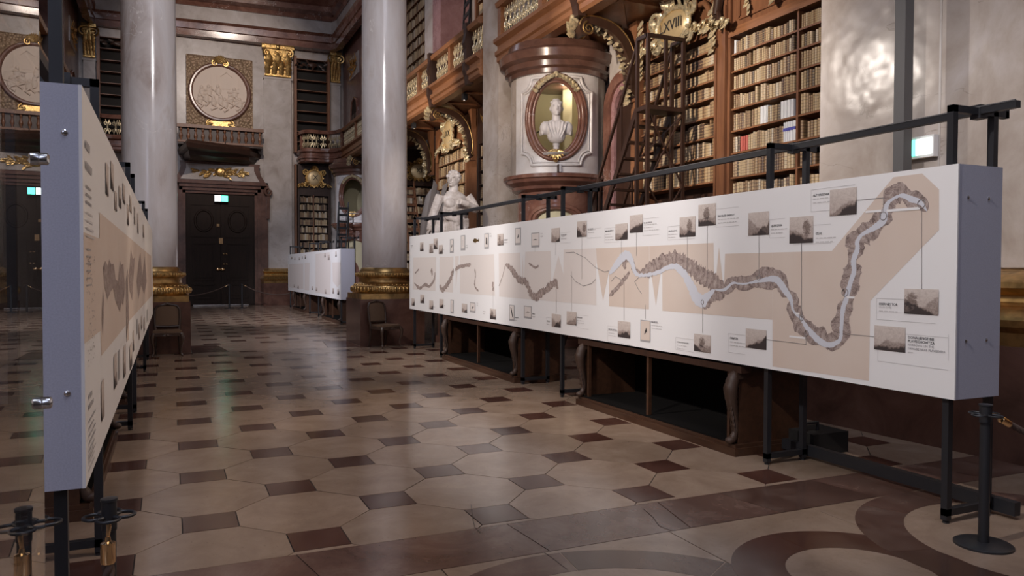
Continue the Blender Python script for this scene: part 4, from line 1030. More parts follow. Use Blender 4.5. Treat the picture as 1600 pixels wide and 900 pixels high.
    g.ball(C(0,R_+.07,zc-HH-.06),(.06,.06,.06),8,6); g.build('gilded_shell', M['gold'], t, 50)
    MB().lathe([(.06,0),(.20,.09),(.34,.12),(.37,.16)],20,(C(0,R_*.80,0)[0],C(0,R_*.80,0)[1],3.92+z),None).build('bracket_shelf', M['white_m'], t, 50)
    # cornices
    MB().lathe([(R_,5.74),(R_+.05,5.75),(R_+.06,5.84),(R_+.13,5.88),(R_+.14,5.99),(R_+.24,6.05),(R_+.27,6.20),(R_+.23,6.25),(R_+.1,6.3),(R_+.06,6.46)],56,(cx,cy,z),None).build('upper_cornice', M['brown_m'], t, 35)
    MB().lathe([(R_-.16,3.30),(R_-.04,3.36),(R_-.02,3.42),(R_+.10,3.50),(R_+.12,3.56),(R_+.16,3.58),(R_+.16,3.65),(R_+.02,3.68)],56,(cx,cy,z),None).build('lower_cornice', M['red_m'], t, 35)
    MB().lathe([(R_-.16,0),(R_-.16,3.32)],48,(cx,cy,z)).build('lower_drum', M['red_m'], t, 60)
    # arched fireplace-like door surround on the drum
    g = MB()
    for rr,d in ((.62,.05),(.52,.03)):
        pts = [C(-rr/R_,R_-.14+d,1.2)]+[C(rr*math.cos(a)/R_,R_-.14+d,2.72+rr*.45*math.sin(a)) for a in [PI-PI*k/12 for k in range(13)]]+[C(rr/R_,R_-.14+d,1.2)]
        g.tube(pts,.06,6)
    g.build('arched_surround', M['red_m'], t, 50)
    vs = [C(0,R_-.135,2.3)]+[C(.48*math.cos(a)/R_,R_-.135,2.72+.20*math.sin(a)) for a in [PI*k/12 for k in range(13)]]+[C(-.48/R_,R_-.135,1.2),C(.48/R_,R_-.135,1.2)]
    MB().add(vs,[(0,i,i%15+1) for i in range(1,16)]).build('arched_panel', M['plaster'], t)
    return t
TF = math.atan2(-.87,-.49)
tw = tower(7.86, 15.10, 1.04, TF, 'round marble niche with oval opening framing a white bust')
tower(7.72, 34.1, 1.04, math.atan2(-.9,-.45), 'far round niche with oval opening beyond the right column')
# lamp inside the stair behind the oval opening
l = bpy.data.lights.new('niche_lamp','POINT'); l.energy = 9; l.color = (1,.88,.66); l.shadow_soft_size = .12; o = bpy.data.objects.new('niche_lamp', l); COL.objects.link(o); o.location = (7.86+.25,15.2,5.6)
hr = thing('stair_handrail', 'thin dark stair handrail behind the bust', 'handrail', (7.6,15.3,4.5))
MB().tube([(7.30,15.55,4.60),(7.62,15.62,4.76),(7.95,15.72,4.92)], .014, 6).build('rail', M['black'], hr); MB().tube([(7.45,15.58,4.67),(7.47,15.66,4.60)], .008, 5).build('rail_bracket', M['black'], hr)
kn = thing('marble_block_sign', 'small pale card standing on the lower cornice of the niche', 'card', (7.40,14.12,3.68))
MB().box(7.36,14.10,3.68,7.38,14.16,3.84).build('edge', M['dwood'], kn); MB().box(7.38,14.10,3.68,7.43,14.16,3.84).build('face', M['wbook'], kn)

# ------------------------------------------------------------------ white bust (one carved block)
def remesh(o, vox, sm=6):
    r = o.modifiers.new('remesh','REMESH'); r.mode = 'VOXEL'; r.voxel_size = vox
    s = o.modifiers.new('smooth','SMOOTH'); s.iterations = sm; s.factor = .5
def rotm(ax, deg): return Matrix.Rotation(math.radians(deg),3,ax)
def bust(label, loc, rz, sc):
    t = thing('portrait_bust', label, 'bust', loc); g = MB()
    g.ball((0,0,.52),(.105,.125,.15),14,10).ball((0,-.03,.46),(.08,.09,.10),12,8)        # skull, jaw
    g.ball((0,-.118,.50),(.022,.03,.045),8,6)                                           # nose
    g.ball((0,-.10,.43),(.04,.03,.02),8,6).ball((0,-.095,.405),(.04,.03,.03),8,6)        # mouth, chin
    g.ball((.105,.0,.50),(.02,.03,.04),8,6).ball((-.105,0,.50),(.02,.03,.04),8,6)        # ears
    g.ball((.042,-.105,.545),(.035,.02,.014),8,6).ball((-.042,-.105,.545),(.035,.02,.014),8,6)
    for k in range(26):
        a = random.uniform(0,2*PI); e = random.uniform(.35,1.3); g.ball((.103*math.cos(a)*math.cos(e),.02+.12*math.sin(a)*math.cos(e),.53+.14*math.sin(e)),(.03,.03,.022),6,5)
    g.lathe([(.075,0),(.075,.18)],14,(0,0,.25))                                          # neck
    g.ball((0,.0,.16),(.22,.13,.17),16,10).ball((.19,0,.17),(.10,.09,.12),12,8).ball((-.19,0,.17),(.10,.09,.12),12,8)
    g.ball((0,-.02,.02),(.16,.11,.12),14,9)
    for s in (-1,1):
        for k in range(3): g.tube([(s*(.05+.06*k),-.10,.27),(s*(.04+.05*k),-.128,.14),(s*.04*k,-.112,.0)],.013,6)
        for k in range(4): g.ball((s*(.24+.01*k),-.03+.03*k,.10),(.03,.03,.06),7,5)
    o = g.build('carved_bust', M['bust'], None, 180); remesh(o,.009,5); o.parent = t
    b = MB().lathe([(.05,-.10),(.06,-.06),(.09,-.02)],18).lathe([(.11,-.28),(.115,-.25),(.08,-.23),(.055,-.20),(.05,-.15),(.065,-.11),(.045,-.08)],20).build('socle', M['bust'], None, 40); b.parent = t
    t.matrix_basis = Matrix.Translation(loc) @ Matrix.Rotation(rz,4,'Z') @ Matrix.Diagonal((sc,sc,sc,1))
    return t
random.seed(17)
bc = (7.86+1.04*.80*math.cos(TF), 15.10+1.04*.80*math.sin(TF))
bust('white marble bust of a robed man standing in the oval niche', (bc[0],bc[1],4.08+.28*1.22), TF+PI/2+.12, 1.22)

# ------------------------------------------------------------------ arch beside the niche
ar = thing('arched_doorway', 'rose-brown marble archway between niche and ladder', 'archway', (XB,13.35,0))
def ach(r0, r1, d, mat, nm, zc=5.0, yc=13.36):
    pts0=[(yc+r0*math.cos(a),zc+r0*math.sin(a)) for a in [PI*k/20 for k in range(21)]]; pts1=[(yc+r1*math.cos(a),zc+r1*math.sin(a)) for a in [PI*k/20 for k in range(21)]]
    poly = [(yc+r1,0)]+pts1+[(yc-r1,0),(yc-r0,0)]+pts0[::-1]+[(yc+r0,0)]
    MB().prism([(max(12.935,p_[0]),p_[1]) for p_ in poly], XB+.1-d, XB+.35, 'x').build(nm, mat, ar)
ach(.50,.72,.10,M['red_m'],'outer_archivolt'); ach(.38,.50,.04,M['pink_m'],'inner_archivolt')
MB().prism([(12.94,0),(14.1,0),(14.1,6.44),(12.94,6.44)], XB+.16, XB+.2, 'x').build('spandrel_wall', M['wallm'], ar)
MB().prism([(13.0,0),(13.74,0),(13.74,5.0),(13.6,5.25),(13.36,5.36),(13.12,5.25),(13.0,5.0)], XB+.12, XB+.17, 'x').build('doorway_infill', M['dwood'], ar)

# ================================================================== LIBRARY LADDERS
def ladder_big():
    t = thing('library_ladder', 'dark brown library ladder with railed platform before the bookcase', 'ladder', (7.7,10.9,0)); m = M['chairwood']
    X0, X1, Y0, Y1, ZP, ZR = 7.36, 8.08, 10.86, 11.18, 4.43, 5.60
    MB().box(X0-.03,Y0-.03,ZP-.07,X1+.03,Y1+.05,ZP).build('platform', M['dwood'], t)
    for x in (X0,X1):
        for y in (Y0,Y1): MB().bar((x,y,0),(x,y,ZR),.055).build('post', M['dwood'], t)
    MB().bar((X0,Y0,ZP),(X0,Y0,ZR),.05).bar(((X0+X1)/2,Y0,ZP),((X0+X1)/2,Y0,ZR),.05).build('baluster_bar', M['dwood'], t)
    MB().bar((X0-.03,Y0,ZR),(X1+.03,Y0,ZR),.06).bar((X0,Y0,ZR),(X0,Y1,ZR),.06).bar((X1,Y0,ZR),(X1,Y1,ZR),.06).build('guard_rail', M['dwood'], t)
    MB().bar((X0,Y0+.0,3.1),(X1,Y0,ZP-.08),.035,.02).bar((X1,Y0+.0,3.1),(X0,Y0,ZP-.08),.035,.02).build('cross_brace', M['dwood'], t)
    MB().bar((X0,Y0,2.0),(X1,Y0,3.1),.035,.02).bar((X1,Y0,2.0),(X0,Y0,3.1),.035,.02).build('cross_brace', M['dwood'], t)
    MB().bar((X0,Y1,ZP-.9),(X1,Y0,ZP-.1),.03,.02).build('cross_brace', M['dwood'], t)
    YB = Y1+2.75
    for x in (X0,X1):
        MB().bar((x,Y1,ZP-.02),(x,YB,0.0),.05,.10).build('stringer', M['dwood'], t)
        MB().bar((x,Y1,ZR-.05),(x,Y1+.5,ZP+.2),.045).bar((x,Y1+.5,ZP+.2),(x,YB,.95),.045).build('handrail', M['dwood'], t)
        for k in (.5,1.25,2.0): MB().bar((x,Y1+k,ZP*(1-k/2.75)),(x,Y1+k,ZP*(1-k/2.75)+.95),.035).build('handrail_post', M['dwood'], t)
    n = 17
    for k in range(1,n):
        z = ZP*(1-k/n); y = Y1+2.75*k/n; MB().box(X0,y-.11,z-.035,X1,y+.07,z).build('tread', M['dwood'], t)
ladder_big()
def lean_ladder(label, a, b, width, n, top, mat):
    """leaning ladder: a foot centre, b head centre, width vector"""
    a = Vector(a); b = Vector(b); w = Vector(width); t = thing('library_ladder', label, 'ladder', a)
    for s in (-.5,.5): MB().bar(a+w*s,b+w*s,.05,.04).build('rail', mat, t)
    for k in range(1,n): q = a+(b-a)*(k/n); MB().bar(q-w*.5,q+w*.5,.04,.10).build('rung', mat, t)
    if top:
        for s in (-.5,.5): MB().bar(b+w*s,Vector((b.x,b.y,0))+w*s*1.1+Vector(top),.04).build('prop', mat, t)
    return t
lean_ladder('small leaning ladder in the shadowed bay beside the right column', (8.75,27.9,0), (8.45,28.8,5.1), (.5,.1,0), 16, (.25,.45,0), M['wood'])
lean_ladder('black ladder on the upper gallery beyond the slender pier', (7.75,20.9,6.95), (8.15,20.9,12.5), (.1,.75,0), 16, None, M['black'])
lean_ladder('dark ladder before the far oval niche beyond the right column', (6.35,32.0,0), (6.75,32.6,4.5), (.42,.1,0), 16, (.1,.5,0), M['black'])

# ================================================================== DISPLAY PANELS
def decal(nm, px, X, mat, parent, lay, sgn):
    """flat print polygon traced on the panel plane"""
    P = [onx(a,b,X) for a,b in px]; xx = X-sgn*.0012*lay
    tris = geometry.tessellate_polygon([[Vector((p.y,p.z,0)) for p in P]])
    return MB().add([(xx,p.y,p.z) for p in P], [tuple(t_) for t_ in tris]).build(nm, mat, parent)
def prect(nm, r, X, mat, parent, lay, sgn):
    a = onx(r[0],(r[1]),X); b = onx(r[2],(r[3]),X); xx = X-sgn*.0012*lay
    y0,y1 = sorted((a.y,b.y)); z0,z1 = sorted((a.z,b.z))
    return MB().add([(xx,y0,z0),(xx,y1,z0),(xx,y1,z1),(xx,y0,z1)],[(0,1,2,3)]).build(nm, mat, parent)
def yzrect(nm, X, y0,y1,z0,z1, mat, parent, lay, sgn):
    xx = X-sgn*.0012*lay; return MB().add([(xx,y0,z0),(xx,y1,z0),(xx,y1,z1),(xx,y0,z1)],[(0,1,2,3)]).build(nm, mat, parent)
def pline(nm, pts, X, w, mat, parent, lay, sgn):
    P = [onx(a,b,X) for a,b in pts]; xx = X-sgn*.0012*lay; g = MB()
    for a,b in zip(P[:-1],P[1:]):
        d = Vector((b.y-a.y,b.z-a.z)); d.normalize(); n_ = Vector((-d.y,d.x))*(w/2)
        g.add([(xx,a.y-n_.x,a.z-n_.y),(xx,b.y-n_.x,b.z-n_.y),(xx,b.y+n_.x,b.z+n_.y),(xx,a.y+n_.x,a.z+n_.y)],[(0,1,2,3)])
    return g.build(nm, mat, parent)
def ribbon(nm, pts, X, w0, w1, jit, mat, parent, lay, sgn, seed=1, sub=10, taper=True):
    """band along a traced line from offset w0 to offset w1 (metres, left/right), with ragged edges"""
    random.seed(seed); P = [onx(a,b,X) for a,b in pts]; Q = []
    for i in range(len(P)-1):
        p0 = P[max(i-1,0)]; p1 = P[i]; p2 = P[i+1]; p3 = P[min(i+2,len(P)-1)]
        for k in range(sub):
            u = k/sub; f_ = lambda a,b,c,d: .5*((2*b)+(-a+c)*u+(2*a-5*b+4*c-d)*u*u+(-a+3*b-3*c+d)*u**3)
            Q.append(Vector((f_(p0.y,p1.y,p2.y,p3.y),f_(p0.z,p1.z,p2.z,p3.z))))
    Q.append(Vector((P[-1].y,P[-1].z))); N = len(Q); xx = X-sgn*.0012*lay; vs=[]; fs=[]; uvs=[]; al=0.0
    W0 = w0 if callable(w0) else (lambda s: w0); W1 = w1 if callable(w1) else (lambda s: w1)
    for i,q in enumerate(Q):
        d = (Q[min(i+1,N-1)]-Q[max(i-1,0)]).normalized(); n_ = Vector((-d.y,d.x)); s = i/(N-1)
        e = min(1,s*8,(1-s)*8)**.5 if taper else 1
        a = (W0(s)+random.uniform(-jit,jit)*(1 if W0(s) else 0))*e; b = (W1(s)+random.uniform(-jit,jit)*(1 if W1(s) else 0))*e
        xi = xx-sgn*2e-6*i; al = al+(q-Q[i-1]).length if i else 0.0
        vs += [(xi,q.x+n_.x*a,q.y+n_.y*a),(xi,q.x+n_.x*b,q.y+n_.y*b)]; uvs += [(al,0),(al,1)]
    for i in range(N-1): fs.append((2*i,2*i+1,2*i+3,2*i+2))
    o = MB().add(vs,fs).build(nm, mat, parent); ul = o.data.uv_layers.new(name='uv')
    for lp in o.data.loops: ul.data[lp.index].uv = uvs[lp.vertex_index]
    return o
def caption(body, px, py, cap, X, mat, parent, sgn, lay=3):
    p = onx(px,py,X); me = text_mesh(body, cap*.72/.70, 'LEFT', .012); me.materials.append(mat); o = obj('caption', me, None, parent)
    if sgn > 0: Rm = Matrix(((0,0,-1,0),(-1,0,0,0),(0,1,0,0),(0,0,0,1)))
    else: Rm = Matrix(((0,0,1,0),(1,0,0,0),(0,1,0,0),(0,0,0,1)))
    o.matrix_basis = Matrix.Translation((X-sgn*.0012*lay,p.y,p.z)) @ Rm
def bars(px, py, n, ln, X, parent, sgn, dz=.020, mat='paleink', h=.006, lay=3):
    p = onx(px,py,X); g = MB(); xx = X-sgn*.0012*lay; random.seed(int(px*7+py))
    for k in range(n):
        L = ln*random.uniform(.55,1); y = p.y; z = p.z-k*dz; e = 0
        while e < L:
            w = min(random.uniform(.02,.05), L-e); a = y-sgn*e; b = y-sgn*(e+w); g.add([(xx,a,z),(xx,b,z),(xx,b,z+h),(xx,a,z+h)],[(0,1,2,3)]); e += w+.008
    g.build('fine_print', M[mat], parent)

def panel_box(label, xf, xb, y0, y1, z0, z1, screws):
    t = thing('map_display', label, 'display panel', ((xf+xb)/2,(y0+y1)/2,z0)); s = 1 if xb > xf else -1
    a, b = sorted((xf,xb))
    f0, f1 = sorted((xf, xf+s*.012))
    MB().box(f0,y0-.003,z0,f1,y1,z1).build('printed_face', M['white'], t)
    c0, c1 = sorted((xf+s*.0121, xb)); MB().box(c0,y0,z0,c1,y1,z1).build('side_casing', M['lav'], t)
    for (x,z) in screws:
        MB().lathe([(.011,0),(.011,.004),(.006,.008)],12).build('bolt', M['chrome'], t, 40).matrix_basis = Matrix.Translation((x,y0,z)) @ Matrix.Rotation(PI/2,4,'X')
    return t
pr = panel_box('long white display panel with the river map along the right side', XR, XR+.436, YN, YF, ZB, ZT, [(XR+.10,2.12),(XR+.30,2.12),(XR+.10,1.20),(XR+.30,1.20)])
plf = panel_box('long display panel on the left seen almost edge-on', XL, XL-.137, YN-.02, 15.36, ZB, ZT, [(XL-.058,2.15),(XL-.058,1.185)])
pf = panel_box('distant white display panel between right column and door', XR, XR+.42, 22.5, 33.4, .74, 2.25, [])

# ---- print of the right panel (drawn where the photograph shows it on the plane of the panel)
X = XR
for q in ([(646,402.6),(681.4,402),(680.4,454.5),(645,452.4)],[(687,401.8),(708.4,400.6),(707.8,457),(686.7,455.4)],[(711,400.4),(717,400),(712.5,452)],[(719,399.7),(771.8,397.2),(773.3,462),(718.8,458.3)]):
    decal('map_sheet', q, X, M['paperp'], pr, 1, 1)
decal('map_sheet', [(779.4,396.3),(812.6,394.7),(814.4,441),(817,400),(818.5,440),(821,393.5),(860.3,392),(861.5,447),(872.5,399),(880.5,429),(881,390),(931,388),(932,476.8),(780,463.3)], X, M['paperp'], pr, 1, 1)
decal('map_sheet', [(931.2,388),(1014,384.5),(1014.3,407),(1014,483.4),(951.8,478.4),(951.6,424),(942.5,470),(932.6,411)], X, M['paper'], pr, 1, 1)
decal('map_sheet', [(1014.4,384.5),(1115,379.6),(1116.2,462),(1123.5,386),(1131,455),(1133,396.6),(1207,394.6),(1207,499.6),(1035.2,485.6),(1034.8,408),(1025,477.5),(1014.7,408)], X, M['paper'], pr, 1, 1)
decal('map_sheet', [(1207.1,394.6),(1300,392),(1396,277),(1441,271),(1467.5,296),(1467.5,359),(1360,470),(1358,595),(1207.1,572.5)], X, M['paper'], pr, 1, 1)
RV = [(1449,330),(1439,317),(1425,311),(1410,305),(1399,309),(1388.5,318.7),(1383.6,335),(1379.5,344.7),(1365,354.5),(1350,364),(1342,376),(1342,390),(1334,408),(1333,423),(1327.5,442.7),(1324,466),(1319.5,485),(1316,510),(1311.5,530),(1294.7,537),(1278.7,530.7),(1262.7,515.6),(1252,499.6),(1240.4,485),(1237,467.6),(1227,453),(1212.5,437),(1187.5,438.8),(1162.5,443.8),(1146,442.5),(1132.5,452.5),(1117.5,452.5)]
ribbon('hill_shading', RV, X, lambda s: .075+.020*math.sin(61*s)+.016*math.sin(23*s)+.012*math.sin(140*s), lambda s: -.066-.020*math.sin(47*s)-.016*math.sin(29*s)-.012*math.sin(127*s), .006, M['hill'], pr, 2, 1, 2, 9, True)
ribbon('river', RV, X, lambda s: .020+.012*math.sin(40*s), lambda s: -.020-.012*math.sin(33*s), .003, M['river'], pr, 3, 1, 3)
R2 = [(1117.5,452.5),(1105,465),(1097.5,472.5),(1087.5,465),(1078.8,445),(1067.5,425),(1050,415),(1025,426),(1000,431),(991,425),(986,410),(977.5,402.5),(962.5,417.5),(952,428)]
ribbon('hill_shading', [(1133,450),(1118,446),(1106,440),(1094,432),(1082,424),(1066,413),(1052,408),(1036,414),(1018,424),(1000,429)], X, .10, -.055, .022, M['hill'], pr, 2, 1, 4)
ribbon('hill_shading', [(1133,462),(1117,462),(1107,472),(1098,478)], X, .05, -.045, .012, M['hill'], pr, 2, 1, 5)
ribbon('hill_shading', [(1004,428),(992,422),(989,412),(986,405),(979,404),(975,412),(978,420)], X, .03, -.04, .012, M['hill'], pr, 2, 1, 6)
ribbon('hill_shading', [(984,424),(972,440),(962,452),(952,462)], X, .022, -.03, .010, M['hill'], pr, 2, 1, 7)
ribbon('river', R2, X, lambda s: .045+.03*math.sin(9*s), lambda s: -.035-.02*math.sin(7*s), .008, M['river'], pr, 3, 1, 8)
R3 = [(780,447),(786,430),(790,413),(797,418),(803,426),(811,437),(821,440),(826,450),(831,461),(838,464),(850,455),(862,445),(869,442),(872,452)]
ribbon('hill_shading', R3[2:], X, .05, -.05, .02, M['hill'], pr, 2, 1, 9)
pline('river_line', R3[:3], X, .015, M['hill'], pr, 2, 1)
for q,w in (([(647,442),(656,450),(664,445),(671,447),(678,438),(680,425)],.03),([(687,445),(691,453),(698,446),(704,436),(709,420)],.05),([(711,422),(718,417),(727,415),(736,413)],.03),([(742,420),(743,430),(742,446),(748,455)],.02),([(770,440),(771,455)],.03),([(826,411),(836,418),(842,415)],.015),([(648,428),(655,420)],.015),([(674,420),(676,430)],.04)):
    ribbon('hill_shading', q, X, w, -w, w*.4, M['hill'], pr, 2, 1, int(q[0][0]))
for q in ([(892,430),(900,440),(912,447),(925,443),(931,436)],[(884,395),(897,394),(915,403),(931,418)],[(955,440),(962,432),(972,438)],[(1078,446),(1082,458),(1090,470)],[(1000,432),(992,440),(998,452),(1003,459)],[(931,418),(945,425),(952,423)],[(1052,417),(1066,428),(1075,446)]):
    pline('map_stroke', q, X, .007, M['line'], pr, 3, 1)
# leader lines, markers
for q in ([(1440.5,452),(1440.5,326)],[(1339,313),(1381,309),(1381,331)],[(1253,379),(1253,503)],[(1186.5,367),(1186.5,433)],[(1105.5,352),(1105.5,446)],[(1074.5,369.5),(1074.5,425)],[(994.8,363),(994.8,400)],[(971.5,375),(971.5,398)],[(909.5,370),(909.5,436)],[(868.5,378),(868.5,398)],[(869.5,489),(869.5,444)],[(893.5,486),(893.5,424)],[(975.5,500),(975.5,428)],[(1008.8,499),(1008.8,476)],[(1098.3,520),(1098.3,476)],[(1198,530.5),(1260,538),(1260,520)],[(1367,526),(1325,522)],[(836.5,386),(836.5,394)],[(770.5,481),(770.5,455)]):
    pline('leader_line', q, X, .0042, M['line'], pr, 4, 1)
for (a,b) in ((1440.5,318.5),(1380.8,337.5),(1253,497),(1321,457),(1261,520.5),(1186,434),(1098.3,472)):
    c = onx(a,b,X); r = .028 if a > 1300 else .02
    MB().tube([(X-.006,c.y+r*math.cos(2*PI*k/20),c.z+r*math.sin(2*PI*k/20)) for k in range(21)], .0028, 5, False).build('location_ring', M['line'], pr)
for (a,b,c,h_) in ((1353,333,1378,.016),(1386,331.5,1438,.018),(1324,466,1336,.015),(1234,527,1259,.015),(1244,491,1250,.013)):
    p_ = onx(a,b,X); q_ = onx(c,b,X); yzrect('place_name_strip', X, min(p_.y,q_.y), max(p_.y,q_.y), p_.z, p_.z+h_, M['white'], pr, 4, 1)
ENG = [(656.5,379,662,392),(671,381,677,395),(678,373,684,389),(686,383,692,396.5),(777.5,366,787,383),(862,357,875,377.5),(902,346.5,917,369.5),(962,350.5,981,374),(984.5,337,1004.5,362.5),(1062.5,340,1087,369),(1092,320.5,1119,351.5),(1170,333,1202,366.5),(1234.5,340,1271,379),(1297.5,297,1339,334.5),
       (643.5,466,648,478),(657,460,663,474),(671,469,677,483.5),(687,467,693,481.5),(722,474,730,489),(766,482,775,499.5),(862.5,490,876.5,512),(886,486,901,508.5),(966,501,985,529),(1085,521,1111,552),(1166,513,1198,547),(1414,451,1467,493),(1367,508,1415,551)]
for r in ENG: prect('engraving', r, X, M['engr'], pr, 4, 1)
CARD = [((703,374,709,395),'t'),((720,368,727,391),'p'),((757,365,764,388.5),'d'),((805,356.5,814,382.5),'t'),((830.5,364,843,386),'h'),((704,468,709,490),'p'),((734.5,472,743,489),'t'),((796,476,804,502),'b'),((819,477.5,831,498.5),'h'),((1001,499.5,1016.5,535.5),'t')]
for r,k in CARD:
    prect('specimen_card_border', r, X, M['greyink'], pr, 2, 1)
    prect('specimen_card', (r[0]+.9,r[1]+1.3,r[2]-.9,r[3]-3), X, M['paperp'] if r[0] < 1000 else M['paper'], pr, 3, 1)
    cx, cy = (r[0]+r[2])/2, (r[1]+r[3])/2; w = r[2]-r[0]; hh = r[3]-r[1]
    q = {'t': [(cx+.1*w,cy-.16*hh),(cx+.18*w,cy),(cx-.1*w,cy+.14*hh),(cx-.02*w,cy)], 'd': [(cx-.1*w,cy-.25*hh),(cx+.15*w,cy-.2*hh),(cx+.2*w,cy+.25*hh),(cx-.15*w,cy+.2*hh)],
         'h': [(cx-.3*w,cy),(cx,cy-.06*hh),(cx+.3*w,cy-.02*hh),(cx,cy+.0*hh)], 'b': [(cx-.25*w,cy-.35*hh),(cx-.05*w,cy-.3*hh),(cx+.3*w,cy+.34*hh),(cx+.1*w,cy+.2*hh)], 'p': [(cx-.05*w,cy-.2*hh),(cx+.08*w,cy-.2*hh),(cx+.05*w,cy+.2*hh),(cx-.05*w,cy+.2*hh)]}[k]
    decal('specimen_drawing', q, X, M['ink'] if k != 'p' else M['paleink'], pr, 5, 1)
decal('fish_drawing', [(739,376),(741.5,372.5),(744.5,373),(746.5,375),(748.5,372.5),(748,378),(746,377),(743,379.5),(740.5,378.5)], X, M['goldband'], pr, 3, 1)
BX = [(1370,466,1462,499),(1372,518,1482,564),(1267.5,297,1336,331),(1240,354,1299,382),(1203,343,1227,372),(1119,327,1155,355),(1044,354,1086,375),(945,357,968,379),(1005,342,1030,368),(876,364,892,380),(918,358,940,372),(1056,527,1084,546),(1138.5,521,1165,550),(950,509,984,533),(902,492,920,512),(854,496,862,506)]
for r in BX:
    a,b,c,d = r; k = (b-419)/(a-266); slope1 = (b-419)/(a-266); slope2 = (d-419)/(a-266)
    pline('caption_box_line', [(a,b),(c,b+slope1*(c-a))], X, .003, M['paleink'], pr, 2, 1); pline('caption_box_line', [(a,d),(c,d+slope2*(c-a))], X, .003, M['paleink'], pr, 2, 1)
    pline('caption_box_line', [(a,b),(a,d)], X, .003, M['paleink'], pr, 2, 1)
pline('caption_box_line', [(1482,522.5),(1482,564)], X, .003, M['paleink'], pr, 2, 1)
for s_, px, py, h, mt in (('EISERNES TOR',1374,476.5,.023,'ink'),('IRON GATE',1374,480.8,.019,'paleink'),('DONAUENGE BEI',1419,528.6,.024,'ink'),('PLAVISCHOVITZA',1419,534.4,.024,'ink'),('NARROWS ON THE',1419,540,.021,'greyink'),('DANUBE NEAR PLAVISEVITA',1419,545.6,.021,'greyink'),('ALT ORSOWA',1271,307.3,.024,'ink'),('IZLAS',1275,366.8,.024,'ink'),
        ('LJUPKOWA',1205,354.5,.024,'ink'),('DER FELSEN BABAKAY',1122,339.2,.022,'ink'),('NEU-MOLDOVA',1045,362.2,.019,'ink'),('RUINEN VON GOLUBAC',1058,535,.017,'ink'),('SVINITZA',1141,529.5,.024,'ink')):
    caption(s_, px, py, h, X, M[mt], pr, 1)
for a in ((1374,486.5,1,.18),(1419,551,1,.05),(1271,312,2,.17),(1275,373,2,.2),(1205,359.5,2,.19),(1122,344,2,.3),(1044.5,367,2,.2),(1058,539.5,2,.2),(1141,534.5,2,.26),(946,362,1,.22),(946,367,3,.2),(1006,352,3,.28),(877,369.5,2,.16),(919,360,2,.22),(951,516,3,.22),(902,497,3,.2),(855,503,2,.1),(1018,504,3,.2),(832,491,2,.12),(805,497,2,.12),(788,376,2,.14),(845,366,2,.1),(728,384,2,.14),(765,366,2,.1),(755,487,2,.12),(745,474,2,.08),(642,385,2,.2),(693,391,1,.08),(664,463,1,.08),(678,480,1,.08),(694,478,1,.08)):
    bars(a[0],a[1],a[2],a[3],X,pr,1,.03 if a[0] > 900 else .035, h=.007 if a[0] > 900 else .012)
for a in ((946,362,1,.24),(1006,349.5,1,.24),(877,368,1,.18),(919,359,1,.2),(951,515,1,.2),(902,496.5,1,.22),(855,502,1,.1),(1018,503.5,1,.16),(832,490.5,1,.1),(805,496.5,1,.14),(788,375.5,1,.16),(642,384.5,1,.22)):
    bars(a[0],a[1],a[2],a[3],X,pr,1,.03,'greyink',.014)

# ---- print of the left panel
X = XL
decal('map_sheet', [(129.7,362.5),(155,373),(155,331.7),(236,400),(237,462),(201,502),(201,530),(197.5,535),(196.7,508),(158,556),(156.7,516.7),(131,537.5)], X, M['paper'], plf, 1, -1)
for q in ([(160,418),(164,408),(168,416),(170,405),(173,413),(177,412),(180,436),(184,440),(187,407),(189,414),(192,412),(195,450),(192,478),(189,472),(187,488),(180,470),(176,450),(172,456),(167,468),(163,450)],[(200,430),(202,420),(204,388),(207,405),(210,402),(206,470),(202,455)],[(158,500),(160,455),(162,470),(160,525)],[(213,440),(216,410),(219,395),(222,430),(226,400),(229,440),(225,460),(220,446),(216,468)],[(196,440),(199,420),(201,500),(197,530)]):
    decal('hill_shading', q, X, M['hill'], plf, 2, -1)
random.seed(5)
for r in ((164,253,169,308),(172,250,177,300),(178,297,182,331),(185,289,189,327),(191,285,195,320),(198,318,201,353),(202,304,205,334),(209,322,211,352),(214,332,216,366),(223,350,225,372),(177,557,182,600),(192,543,196,584),(202,541,206,571),(207,518,209,547),(216,507,218,528),(220,495,222,512),(224,498,226,515),(157,598,162,650)): prect('engraving', (r[0],r[1],r[2],r[3]), X, M['engr'], plf, 3, -1)
for r in ((184,549,187,590),(213,500,215,520),(229,485,231,500)):
    prect('specimen_card_border', r, X, M['greyink'], plf, 2, -1)
g = MB()
for k in range(130):
    y = random.uniform(3.32,3.66); z = random.uniform(1.26,1.70); w = random.uniform(.008,.03); a_ = random.uniform(-.01,.01); xx = X+.003
    g.add([(xx,y,z),(xx,y+w,z+a_),(xx,y+w,z+a_+.003),(xx,y,z+.003)],[(0,1,2,3)])
g.build('manuscript_strokes', M['line'], plf)
for (y0,z0,n_,ln,dz,h,mt) in ((3.33,2.11,1,.20,.05,.030,'greyink'),(3.33,2.03,1,.28,.05,.030,'greyink'),(3.33,1.96,3,.24,.03,.010,'line'),(3.33,1.86,4,.34,.03,.008,'paleink'),(3.33,1.72,6,.22,.028,.007,'greyink'),(3.36,1.14,2,.2,.04,.018,'greyink'),(3.34,1.05,6,.3,.028,.008,'greyink'),(3.34,.92,3,.25,.028,.008,'paleink')):
    random.seed(int(z0*100)); g = MB(); xx = X+.0036
    for k in range(n_):
        L = ln*random.uniform(.7,1); e = 0; z = z0-k*dz
        while e < L: w = min(random.uniform(.012,.04),L-e); g.add([(xx,y0+e,z),(xx,y0+e+w,z),(xx,y0+e+w,z+h),(xx,y0+e,z+h)],[(0,1,2,3)]); e += w+.008
    g.build('fine_print', M[mt], plf)
